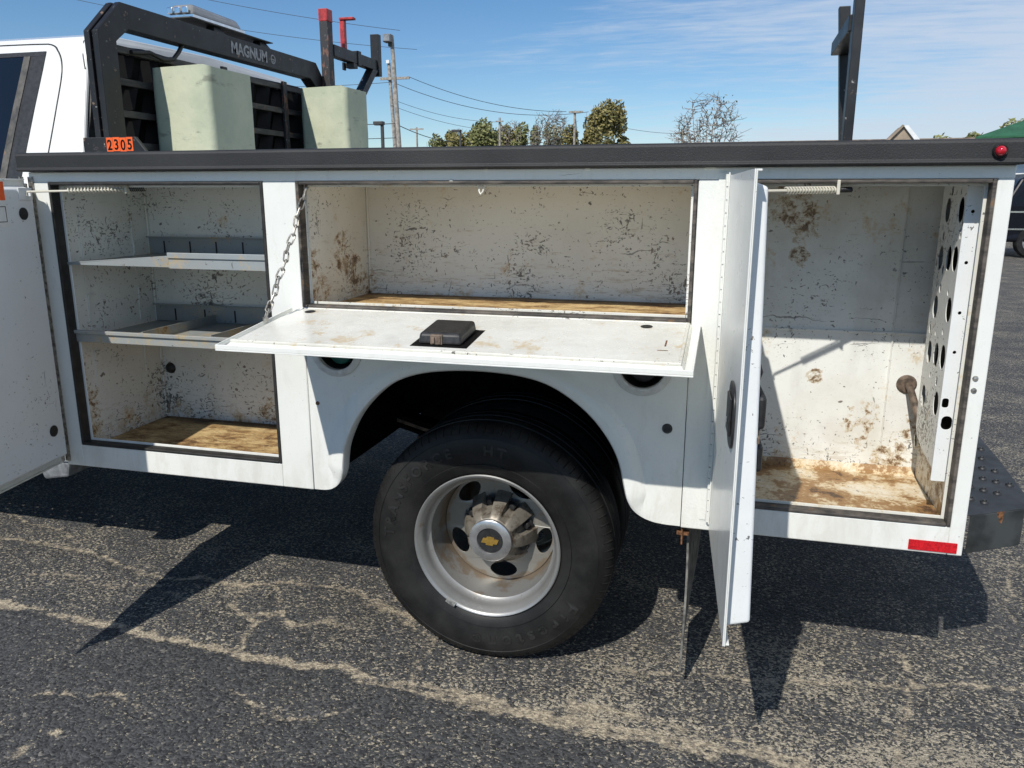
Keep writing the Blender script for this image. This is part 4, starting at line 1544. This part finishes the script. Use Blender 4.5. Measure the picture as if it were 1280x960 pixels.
for i, ch in enumerate('2305'):
    x0 = -2.700 + i * .0265
    dz = (.0, .0012, -.0006, .001)[i]
    obj('number_sticker', MB().box(x0 + .0004, x0 + .0260, .2068, .2078, 1.583 + dz, 1.628 + dz), M['orange'], rack)
    obj('digit', text_mesh('digit', ch, .047, .0008, lambda u, v, w, x0=x0, dz=dz: (x0 + .0134 + u * .82, .2062 + w, 1.5885 + dz + v), bold=.0008), M['ink'], rack)
obj('lettering', text_mesh('lettering', 'MAGNUM', .064, .001, lambda u, v, w: (-2.6993 + w, 1.125 + u * .98, 2.018 + v), 1.0, .0022), M['grey_letter'], rack)
obj('logo_mark', curve_mesh('logo_mark', [circle(1.312, 2.038, .020, 24), circle(1.312, 2.038, .015, 24)], .001, lambda u, v, w: (-2.6993 + w, u, v)).copy(), M['grey_letter'], rack)
obj('logo_bar', MB().box(-2.7, -2.6988, 1.299, 1.327, 2.034, 2.039).box(-2.7, -2.6988, 1.304, 1.32, 2.026, 2.030), M['grey_letter'], rack)
# louvred guard between the uprights
for k in range(7):
    z = 1.60 + .054 * k
    if k % 2 == 0:
        obj('guard_slat', MB().box(-2.757, -2.738, .312, 1.723, z, z + .024), M['slat'], rack, bev=.002)
for k in range(10):
    y = .36 + .128 * k
    for z in (1.627, 1.735, 1.843):
        a_ = .045
        obj('louvre', MB().hexa([(-2.775, y, z), (-2.735, y + a_, z), (-2.738, y + a_ + .002, z), (-2.778, y + .002, z)], [(-2.775, y + .03, z + .078), (-2.735, y + a_ + .03, z + .078), (-2.738, y + a_ + .032, z + .078), (-2.778, y + .032, z + .078)]), M['ink'], rack)
obj('guard_mesh', MB().box(-2.786, -2.782, .315, 1.72, 1.58, 1.93), M['ink'], rack)
obj('guard_rail', MB().tube([(-2.75, .312, 1.93), (-2.75, .50, 1.944), (-2.75, .70, 1.935), (-2.75, 1.6, 1.945), (-2.75, 1.722, 1.935)], .012, 8), M['rack'], rack, smooth=60)
for y in (.95, 1.43):
    obj('guard_upright', MB().box(-2.7365, -2.724, y, y + .035, 1.58, 1.96), M['rack_worn'], rack, bev=.002)
obj('hose', MB().tube([(-2.72, .40, 1.93), (-2.72, .50, 1.943), (-2.72, .57, 1.930), (-2.72, .63, 1.940), (-2.72, .665, 1.97), (-2.72, .69, 2.00)], .008, 8), M['seal'], rack, smooth=60)
# far end: stake with red cap, ladder bar, clamp, end stake, brace
rp_ = empty('ladder_bracket', (-2.68, 1.85, 2.0), rack)
obj('stake', MB().box(-2.700, -2.655, 1.775, 1.83, 1.60, 2.285), M['rack_worn'], rp_, bev=.002)
obj('stake_cap', MB().box(-2.702, -2.653, 1.773, 1.832, 2.2855, 2.345), M['red_paint'], rp_, bev=.003)
obj('ladder_bar', MB().box(-2.695, -2.650, 1.831, 2.359, 2.128, 2.185), M['rack'], rp_, bev=.002)
obj('clamp', MB().box(-2.700, -2.645, 2.10, 2.14, 2.120, 2.196).box(-2.71, -2.70, 2.03, 2.06, 2.09, 2.13).box(-2.70, -2.65, 2.05, 2.1, 2.102, 2.1275), M['rack'], rp_, bev=.002)
obj('end_stake', MB().box(-2.690, -2.640, 2.36, 2.40, 2.10, 2.325), M['rack'], rp_, bev=.002)
obj('brace', MB().hexa([(-2.69, 2.10, 1.96), (-2.645, 2.10, 1.96), (-2.645, 2.165, 1.96), (-2.69, 2.165, 1.96)], [(-2.69, 2.29, 2.127), (-2.645, 2.29, 2.127), (-2.645, 2.355, 2.127), (-2.69, 2.355, 2.127)]), M['rack'], rp_)
obj('red_hook', MB().box(-2.68, -2.655, 1.962, 1.99, 2.186, 2.325).box(-2.68, -2.60, 1.955, 1.992, 2.3255, 2.337), M['red_paint'], rp_, bev=.002)

# ---- light bar on the rack
lbx = empty('light_bar', (-2.80, 1.0, 2.1), truck)
obj('mounting_plate', MB().box(-2.85, -2.705, .74, 1.33, 2.108, 2.112), M['slat'], lbx)
lens = MB()
lens.hexa([(-2.845, .78, 2.128), (-2.725, .78, 2.128), (-2.725, 1.13, 2.128), (-2.845, 1.13, 2.128)], [(-2.835, .80, 2.172), (-2.738, .80, 2.172), (-2.738, 1.10, 2.166), (-2.835, 1.10, 2.166)])
obj('lens', lens, M['lens'], lbx, bev=.014, seg=3)
obj('lens_base', MB().box(-2.848, -2.722, .777, 1.133, 2.118, 2.1278), M['chrome'], lbx)
for i in range(3):
    x = -2.835 + i * .034
    obj('reflector_cell', MB().box(x, x + .026, .770, .779, 2.132, 2.156), M['chrome'], lbx, bev=.003)
for y in (.93, 1.27):
    obj('mounting_foot', MB().hexa([(-2.755, y - .04, 2.0825), (-2.71, y - .04, 2.0825), (-2.71, y + .05, 2.0825), (-2.755, y + .05, 2.0825)], [(-2.755, y - .025, 2.1075), (-2.72, y - .025, 2.1075), (-2.72, y + .02, 2.1075), (-2.755, y + .02, 2.1075)]), M['rack'], lbx, bev=.003)

# ---- rear ladder rack
lr = empty('ladder_rack', (-.36, .2, 1.574), truck)
obj('rack_post', MB().box(-.374, -.351, .105, .150, 1.5735, 2.30), M['rack'], lr, bev=.002)
obj('rack_post', MB().hexa([(-.346, .405, 1.5745), (-.320, .405, 1.5745), (-.320, .435, 1.5745), (-.346, .435, 1.5745)], [(-.380, .405, 1.955), (-.350, .405, 1.955), (-.350, .435, 1.955), (-.380, .435, 1.955)]), M['rack'], lr, bev=.002)
obj('rack_brace', MB().hexa([(-.380, .151, 1.885), (-.355, .151, 1.885), (-.355, .151, 1.845), (-.380, .151, 1.845)], [(-.392, .404, 1.86), (-.345, .404, 1.86), (-.345, .404, 1.825), (-.392, .404, 1.825)]), M['rack'], lr, bev=.002)


# ================================================================== THINGS IN THE BED
def tub(loc, sx0, sx1, sy0, sy1, z0, z1, label):
    e = empty('green_tub', loc)
    tag(e, label, 'tub', 'pale green tubs standing in the truck bed')
    x, y = loc[0], loc[1]
    mb = MB()
    rows = []
    NZ = 14
    for k in range(NZ + 1):
        t = k / NZ
        z = z0 + (z1 - z0) * t
        g = 1.0 + .035 * (1 - t)
        ring = rrect(-sx0 * g, sx1 * g, -sy0 * g, sy1 * g, .026, 4)
        rows.append([(x + a + .003 * mnoise.noise((a * 9, b * 9, z * 7)), y + b + .003 * mnoise.noise((a * 9 + 5, b * 9, z * 7)),
                      z + (.010 * math.sin(a * 26 + 1) + .006 * mnoise.noise((a * 14, b * 14, 3)) if k == NZ else 0)) for a, b in ring])
    n_ = len(rows[0])
    inner = [[(x + (px - x) * .965, y + (py - y) * .965, pz) for px, py, pz in rows[-1]], [(x + (px - x) * .96, y + (py - y) * .96, z1 - .25) for px, py, pz in rows[-1]]]
    allr = rows + inner
    vs = [p for r in allr for p in r]
    fs = [(j * n_ + k, j * n_ + (k + 1) % n_, (j + 1) * n_ + (k + 1) % n_, (j + 1) * n_ + k) for j in range(len(allr) - 1) for k in range(n_)]
    fs += [tuple(range(n_))[::-1], tuple(range((len(allr) - 1) * n_, len(allr) * n_))]
    obj('shell', MB().add(vs, fs), M['tub'], e, smooth=40)


tub((-2.588, .615, .97), .124, .124, .140, .140, .9705, 1.897, 'larger pale green open tub standing behind the orange number stickers')
tub((-2.560, 1.625, .97), .125, .125, .120, .120, .9705, 1.945, 'smaller pale green open tub under the red-capped rack post')


# ================================================================== BACKGROUND
def leaf_crown(centres, n, size, seed, flat=.8):
    rnd = random.Random(seed)
    mb = MB()
    for _ in range(n):
        c, r = rnd.choice(centres)
        while True:
            p = Vector((rnd.uniform(-1, 1), rnd.uniform(-1, 1), rnd.uniform(-1, 1)))
            if .25 < p.length < 1:
                break
        p = Vector((c[0] + p.x * r[0], c[1] + p.y * r[1], c[2] + p.z * r[2]))
        u = Vector((rnd.gauss(0, 1), rnd.gauss(0, 1), rnd.gauss(0, 1))).normalized()
        w = u.orthogonal().normalized()
        s_ = size * rnd.uniform(.6, 1.4)
        mb.add([p - u * s_, p + w * s_ * .5, p + u * s_, p - w * s_ * .5], [(0, 1, 2, 3)])
    return mb


def limbs(base, h, spread, seed, n=9, r0=.16, fan=.5):
    rnd = random.Random(seed)
    mb = MB()
    b = Vector(base)
    mb.tube([b, b + Vector((.05, 0, h * .3)), b + Vector((0, .1, h * .62))], [r0, r0 * .8, r0 * .5], 7)
    tips = []
    for k in range(n):
        a = rnd.uniform(0, 2 * PI)
        s0 = b + Vector((0, 0, h * rnd.uniform(.12, .5)))
        out = Vector((math.cos(a), math.sin(a), 0)) * spread * rnd.uniform(.4, 1)
        tip = Vector((b.x, b.y, b.z + h * rnd.uniform(.72, 1.0))) + out
        mid = s0.lerp(tip, .5) + out * .18
        mb.tube([s0, mid, tip], [r0 * .45, r0 * .28, r0 * .08], 5)
        tips.append((mid, tip, out))
    return mb, tips


def twigs(tips, centre, rx, rz, seed, n=420, r=.019):
    """fine branches reaching from the limbs out to points spread through a domed crown"""
    rnd = random.Random(seed)
    mb = MB()
    c = Vector(centre)
    nodes = [m.lerp(t, k / 4) for m, t, o in tips for k in range(5)]
    for _ in range(n):
        while True:
            q = Vector((rnd.uniform(-1, 1), rnd.uniform(-1, 1), rnd.uniform(-1, 1)))
            if .2 < q.length < 1:
                break
        p = Vector((c.x + q.x * rx, c.y + q.y * rx, c.z + q.z * rz))
        a = min(nodes, key=lambda v: (v - p).length + (.8 if v.z > p.z else 0))
        if (a - p).length > rx * .9:
            p = a.lerp(p, rx * .9 / (a - p).length)
        mid = a.lerp(p, .5) + Vector((rnd.gauss(0, .10), rnd.gauss(0, .10), rnd.uniform(0, .16)))
        mb.tube([a, mid, p], [r * 1.7, r * 1.1, r * .6], 3, caps=False)
        nodes.append(mid)
        for _k in range(2):
            e = p + (p - mid) * rnd.uniform(.2, .6) + Vector((rnd.gauss(0, .18), rnd.gauss(0, .18), rnd.uniform(-.05, .25)))
            mb.tube([p, e], [r * .8, r * .5], 3, caps=False)
    return mb


def tree(x, y, h, wid, mat, seed, label, n=1500, leaf=.20, bare=False, lumps=7, skew=0.0):
    e = empty('tree', (x, y, 0))
    tag(e, label, 'tree', 'trees beyond the parking lot')
    mb, tips = limbs((x, y, 0), h * (.86 if bare else .95), wid * .36, seed, 12 if bare else 8, .04 + h * .012)
    obj('trunk', mb, M['bark'], e, smooth=60)
    if bare:
        obj('branches', twigs(tips, (x, y, h * .66), wid * .5, h * .32, seed + 5), M['bark'], e)
    rnd = random.Random(seed + 1)
    cs = []
    for k in range(lumps):
        zz = h * rnd.uniform(.34, .84)
        k_ = 1 - .55 * abs(zz / h - .5)
        cs.append(((x + rnd.uniform(-.36, .36) * wid * k_ + skew * (zz / h - .5), y + rnd.uniform(-.33, .33) * wid * k_, zz), (wid * rnd.uniform(.15, .26), wid * rnd.uniform(.15, .26), h * rnd.uniform(.10, .17))))
    obj('crown', leaf_crown(cs, n, leaf, seed + 2), M[mat], e)
    return e


# x, y are real places about 55-75 m beyond the truck
tree(-28.2, 67.0, 5.6, 3.4, 'leaf_brown', 11, 'low rusty brown tree right of the two leaning utility poles', 2200, .15)
tree(-24.6, 62.3, 6.3, 2.6, 'leaf_green', 12, 'small dark green tree between the brown tree and the pale sparse one', 2600, .14)
tree(-23.6, 65.5, 6.8, 3.2, 'leaf_pale', 13, 'thin grey tree just right of the small dark green tree', 900, .12, True)
tree(-22.0, 62.2, 6.9, 3.4, 'leaf_olive', 14, 'olive tree left of the tall green tree', 2600, .15, lumps=9)
tree(-19.6, 60.0, 7.6, 4.2, 'leaf_green', 15, 'tall rounded dark green tree left of the thin grey pole', 4200, .15, lumps=12)
tree(-17.9, 62.5, 7.2, 3.0, 'leaf_olive', 16, 'ragged olive tree behind the thin grey pole', 2200, .15, True, 9)
tree(-16.5, 61.0, 7.0, 2.8, 'leaf_green', 22, 'narrow green tree right of the thin grey pole', 2200, .14)
tree(-26.6, 66.5, 5.2, 3.0, 'leaf_olive', 41, 'low olive tree filling the gap behind the small dark green tree', 1800, .15)
tree(-21.0, 64.5, 6.2, 3.2, 'leaf_brown', 42, 'brownish tree behind the olive and the tall green tree', 1800, .15)
tree(-14.0, 60.0, 7.7, 3.8, 'leaf_pale', 17, 'silvery almost leafless tree left of the crossarm pole', 1300, .12, True, 10)
tree(-11.2, 57.6, 7.5, 3.2, 'leaf_olive', 18, 'yellow-green tree standing behind the crossarm pole', 4200, .15, lumps=11)
tree(-9.6, 57.0, 8.1, 3.6, 'leaf_olive', 19, 'tallest olive brown tree right of the crossarm pole', 3800, .16, False, 11, .5)
tree(-2.5, 57.0, 8.2, 5.0, 'leaf_pale', 20, 'lone wide leafless tree above the middle of the black rail', 260, .10, True, 9)
for i, (x, y, h_, w_, lb_) in enumerate([(18.6, 86, 7.0, 6, 'low round green tree right of the white gable board'), (23.0, 88, 7.6, 6, 'green tree midway between gable and green roof'), (25.6, 86, 8.6, 5, 'green tree reaching up beside the green roof edge')]):
    tree(x, y, h_, w_, 'leaf_green', 30 + i, lb_, 1400, .24)

# poles -------------------------------------------------------------
def pole(x, y, h_, r, label, lean=(0, 0), group='utility poles beyond the lot', mat='pole_wood', name='utility_pole'):
    e = empty(name, (x, y, 0))
    tag(e, label, 'pole', group)
    obj('shaft', MB().tube([(x, y, 0), (x + lean[0], y + lean[1], h_)], [r * 1.15, r * .8], 10), M[mat], e, smooth=60)
    return e


p1 = pole(-15.92, 34.8, 8.45, .115, 'nearest leaning pole with a boxy floodlight at its top', (-.30, -.1))
fx, fy, fz = -16.25, 34.65, 8.45
obj('floodlight', MB().box(fx - .28, fx + .10, fy - .3, fy + .1, fz - .30, fz + .05), M['grey_step'], p1, bev=.03)
obj('floodlight_lens', MB().box(fx - .25, fx + .06, fy - .33, fy - .302, fz - .26, fz + .0), M['lens'], p1)
obj('bracket', MB().box(fx - .1, fx + .06, fy - .1, fy + .06, fz - .46, fz - .301), M['pole_dark'], p1)
p2 = pole(-21.9, 48.6, 9.5, .13, 'thin tall pole with a short crossarm behind the floodlight pole', (-.45, 0))
obj('crossarm', MB().box(-22.9, -20.9, 48.35, 48.47, 8.45, 8.6), M['pole_wood'], p2)
obj('insulator', MB().box(-22.45, -22.25, 48.4, 48.5, 9.45, 9.65), M['trim'], p2)
p3 = pole(-16.9, 55.4, 6.6, .095, 'short grey pole standing among the green trees', (0, 0))
obj('crossarm', MB().box(-17.15, -16.6, 55.2, 55.3, 6.3, 6.38), M['pole_wood'], p3)
p4 = pole(-11.7, 56.6, 7.05, .10, 'pole with a pale crossarm in front of the yellow-green tree', (0, 0))
obj('crossarm', MB().box(-12.1, -11.1, 56.4, 56.52, 6.90, 7.02), M['pole_wood'], p4)
obj('guy_wire', MB().tube([(-11.75, 56.6, 6.2), (-13.6, 56.6, 3.6)], .03, 5), M['wire'], p4)
p5 = pole(-26.6, 64.0, 6.75, .09, 'slim distant pole with a small crossarm above the brown tree', (0, 0))
obj('crossarm', MB().box(-27.2, -26.0, 63.9, 64.0, 6.55, 6.66), M['pole_wood'], p5)
p6 = pole(-4.7, 66.0, 6.3, .12, 'faint distant pole left of the lone leafless tree', (0, 0))
obj('crossarm', MB().box(-5.3, -4.1, 65.85, 65.95, 5.95, 6.08), M['pole_wood'], p6)


def lamp(x, y, h_, arm, label, s_=1.0):
    e = empty('street_lamp', (x, y, 0))
    tag(e, label, 'street lamp', 'parking lot lamps')
    obj('shaft', MB().box(x - .05 * s_, x + .05 * s_, y - .05 * s_, y + .05 * s_, 0, h_), M['pole_dark'], e, bev=.01)
    obj('lamp_head', MB().box(x - arm, x + .06, y - .12 * s_, y + .12 * s_, h_ - .09 * s_, h_ + .03 * s_), M['pole_dark'], e, bev=.02)
    obj('lamp_glass', MB().box(x - arm + .03, x - .08, y - .09 * s_, y + .09 * s_, h_ - .105 * s_, h_ - .0905 * s_), M['lens'], e)


lamp(-12.72, 25.3, 3.85, .30, 'near black lamp with a flat head beside the smaller green tub')
lamp(-19.6, 54.6, 5.75, .62, 'far black lamp between the two green trees', 1.2)

# cables ------------------------------------------------------------
def cable(a, b, sag, r, label):
    a, b = Vector(a), Vector(b)
    pts_ = []
    for k in range(25):
        t = k / 24
        p = a.lerp(b, t)
        p.z -= sag * 4 * t * (1 - t)
        pts_.append(p)
    o = obj('power_line', MB().tube(pts_, r, 5, caps=False), M['wire'])
    tag(o, label, 'power line', 'overhead power lines')


P2T = (-22.3, 48.4, 8.55)
cable((-21.0, 48.4, 8.62), (-12.3, 56.5, 7.0), .55, 0.0180, 'upper cable sagging from the thin pole to the crossarm pole')
cable((-22.8, 48.4, 8.62), (-10.7, 56.5, 6.95), 1.0, 0.0180, 'second cable sagging from the thin pole to the crossarm pole')
cable((-22.2, 48.4, 7.3), (-16.9, 55.3, 6.3), .35, 0.0132, 'third cable running down towards the short grey pole')
cable((-22.2, 48.4, 6.9), (-16.9, 55.3, 5.7), .30, 0.0132, 'fourth cable running down towards the short grey pole')
cable((-16.2, 34.7, 4.6), (-20.2, 55.0, 5.0), .2, 0.0210, 'thick low cable from the floodlight pole to the far lamp')
cable((-30.0, 30.0, 5.3), (-16.2, 34.7, 4.6), .35, 0.0192, 'thick low cable passing behind the smaller green tub')
cable((-40, 44, 8.9), (-22.3, 48.4, 8.3), .5, 0.0168, 'cable passing behind the black ladder bar')
cable((-16.15, 34.7, 3.95), (-34, 30, 4.1), .2, 0.0168, 'lowest cable beside the near black lamp')
cable((-11, 56.5, 6.6), (-4.7, 65.9, 6.0), .3, 0.0144, 'cable from the crossarm pole to the faint distant pole')
cable((-40, 34.0, 14.2), (-19, 42.5, 10.2), .5, 0.0132, 'cable crossing the sky above the cab, upper one')
cable((-40, 36.0, 12.6), (-19, 45, 9.6), .5, 0.0132, 'cable crossing the sky above the cab, lower one')

# buildings ---------------------------------------------------------
lbd = empty('low_building', (4, 46, 0))
tag(lbd, 'long low building with a flat tan roof edge seen just over the black rail', 'building')
obj('wall', MB().box(-3.0, 11.4, 43.0, 56, 0, 3.55), M['siding'], lbd)
obj('roof', MB().hexa([(-3.4, 42.5, 3.56), (11.8, 42.5, 3.56), (11.8, 57, 3.56), (-3.4, 57, 3.56)], [(-3.4, 42.6, 3.98), (11.8, 42.6, 4.02), (11.8, 50, 4.05), (-3.4, 50, 4.0)]), M['roof_brown'], lbd)
for k in range(5):
    w_ = obj('window', MB().box(-1.8 + 2.6 * k, -.4 + 2.6 * k, 42.93, 42.99, 1.0, 2.3), M['glass'], lbd)
    obj('window_frame', MB().box(-1.9 + 2.6 * k, -.3 + 2.6 * k, 42.88, 42.925, .88, .99).box(-1.9 + 2.6 * k, -.3 + 2.6 * k, 42.88, 42.925, 2.31, 2.42), M['trim'], w_)
gb = empty('gabled_porch', (7.1, 41, 0))
tag(gb, 'small tan gable with one bright white barge board poking above the rail', 'porch')
obj('gable_wall', MB().prism([(6.2, 0), (6.2, 3.6), (7.05, 4.5), (7.9, 3.6), (7.9, 0)], lambda a, b: (a, 40.9, b), lambda a, b: (a, 42.3, b)), M['siding'], gb)
obj('barge_board', MB().hexa([(7.02, 40.75, 4.50), (7.22, 40.75, 4.52), (8.10, 40.75, 3.50), (7.84, 40.75, 3.50)], [(7.02, 40.88, 4.50), (7.22, 40.88, 4.52), (8.10, 40.88, 3.50), (7.84, 40.88, 3.50)]), M['trim'], gb)
obj('barge_board', MB().hexa([(6.98, 40.75, 4.55), (7.06, 40.75, 4.50), (6.08, 40.75, 3.42), (6.0, 40.75, 3.47)], [(6.98, 40.88, 4.55), (7.06, 40.88, 4.50), (6.08, 40.88, 3.42), (6.0, 40.88, 3.47)]), M['siding'], gb)
vp = obj('vent_pipe', MB().tube([(4.9, 43.2, 3.9), (4.9, 43.2, 4.32)], .07, 8), M['trim'], lbd, smooth=60)

gh = empty('green_roof_building', (6.1, 24.7, 0))
gh.rotation_euler.z = rad(-24)
tag(gh, 'building with a green hipped metal roof at the right edge of the picture', 'building')
obj('wall', MB().box(6.9, 16.5, 25.6, 34.0, 0, 2.85), M['trim'], gh)
obj('fascia', MB().box(6.15, 17.2, 24.8, 24.95, 2.80, 3.0), M['roof_green'], gh)
obj('roof', MB().add([(6.1, 24.7, 3.0), (17.3, 24.7, 3.0), (17.3, 35, 3.0), (6.1, 35, 3.0), (10.2, 29.5, 5.0), (13.2, 29.5, 5.0), (6.1, 24.7, 2.95), (17.3, 24.7, 2.95), (17.3, 35, 2.95), (6.1, 35, 2.95)],
                     [(0, 1, 5, 4), (1, 2, 5), (2, 3, 4, 5), (3, 0, 4), (6, 7, 1, 0), (7, 8, 2, 1), (8, 9, 3, 2), (9, 6, 0, 3), (9, 8, 7, 6)]), M['roof_green'], gh)
for k in range(3):
    obj('door_panel', MB().box(7.6 + 2.8 * k, 9.6 + 2.8 * k, 25.5, 25.59, 0, 2.4), M['trim'], gh)


# the dark car behind the truck
def car(x, y, label):
    e = empty('parked_car', (x, y, 0))
    tag(e, label, 'car')
    pr = [(0, .35), (0, 1.05), (.25, 1.18), (.55, 1.75), (.9, 1.86), (2.9, 1.86), (3.6, 1.25), (4.9, 1.08), (5.0, .80), (5.0, .35)]
    obj('body', MB().prism(pr, lambda a, b: (x + a, y + (.10 if b > 1.2 else 0), b), lambda a, b: (x + a, y + (1.8 if b > 1.2 else 1.9), b)), M['navy'], e, bev=.06, seg=3)
    for a0, a1 in ((.62, 1.5), (1.58, 2.6)):
        obj('window', MB().hexa([(x + a0 - .15 * (a0 < 1), y - .004 + .03, 1.26), (x + a1, y + .026, 1.26), (x + a1, y + .05, 1.26), (x + a0 - .15 * (a0 < 1), y + .05, 1.26)],
                                [(x + a0, y + .084, 1.74), (x + a1 - .1 * (a1 > 2), y + .084, 1.74), (x + a1 - .1 * (a1 > 2), y + .12, 1.74), (x + a0, y + .12, 1.74)]), M['glass'], e)
    for a in (.95, 3.95):
        w_ = empty('wheel', (x + a, y, .36), e)
        obj('tyre', MB().lathe([(.22, y + .02), (.24, y - .01), (.34, y - .012), (.36, y + .03), (.36, y + .2), (.22, y + .2)], x + a, .36, 32), M['tire'], w_, smooth=40)
        obj('rim', MB().lathe([(.0001, y + .03), (.06, y + .01), (.20, y + .03), (.225, y - .004), (.23, y + .03)], x + a, .36, 32), M['alloy'], w_, smooth=40)
    for b in (.62, 1.0):
        obj('side_trim', MB().box(x + .1, x + 4.8, y - .012, y - .001, b, b + .035), M['chrome'], e)
    obj('tail_light', MB().box(x - .02, x + .16, y - .008, y + .3, .9, 1.12), M['red_lens'], e, bev=.02)
    obj('door_handle', MB().box(x + 1.9, x + 2.1, y - .03, y - .004, 1.06, 1.10), M['chrome'], e, bev=.008)


car(5.02, 18.4, 'dark navy car parked behind the truck at the right edge')
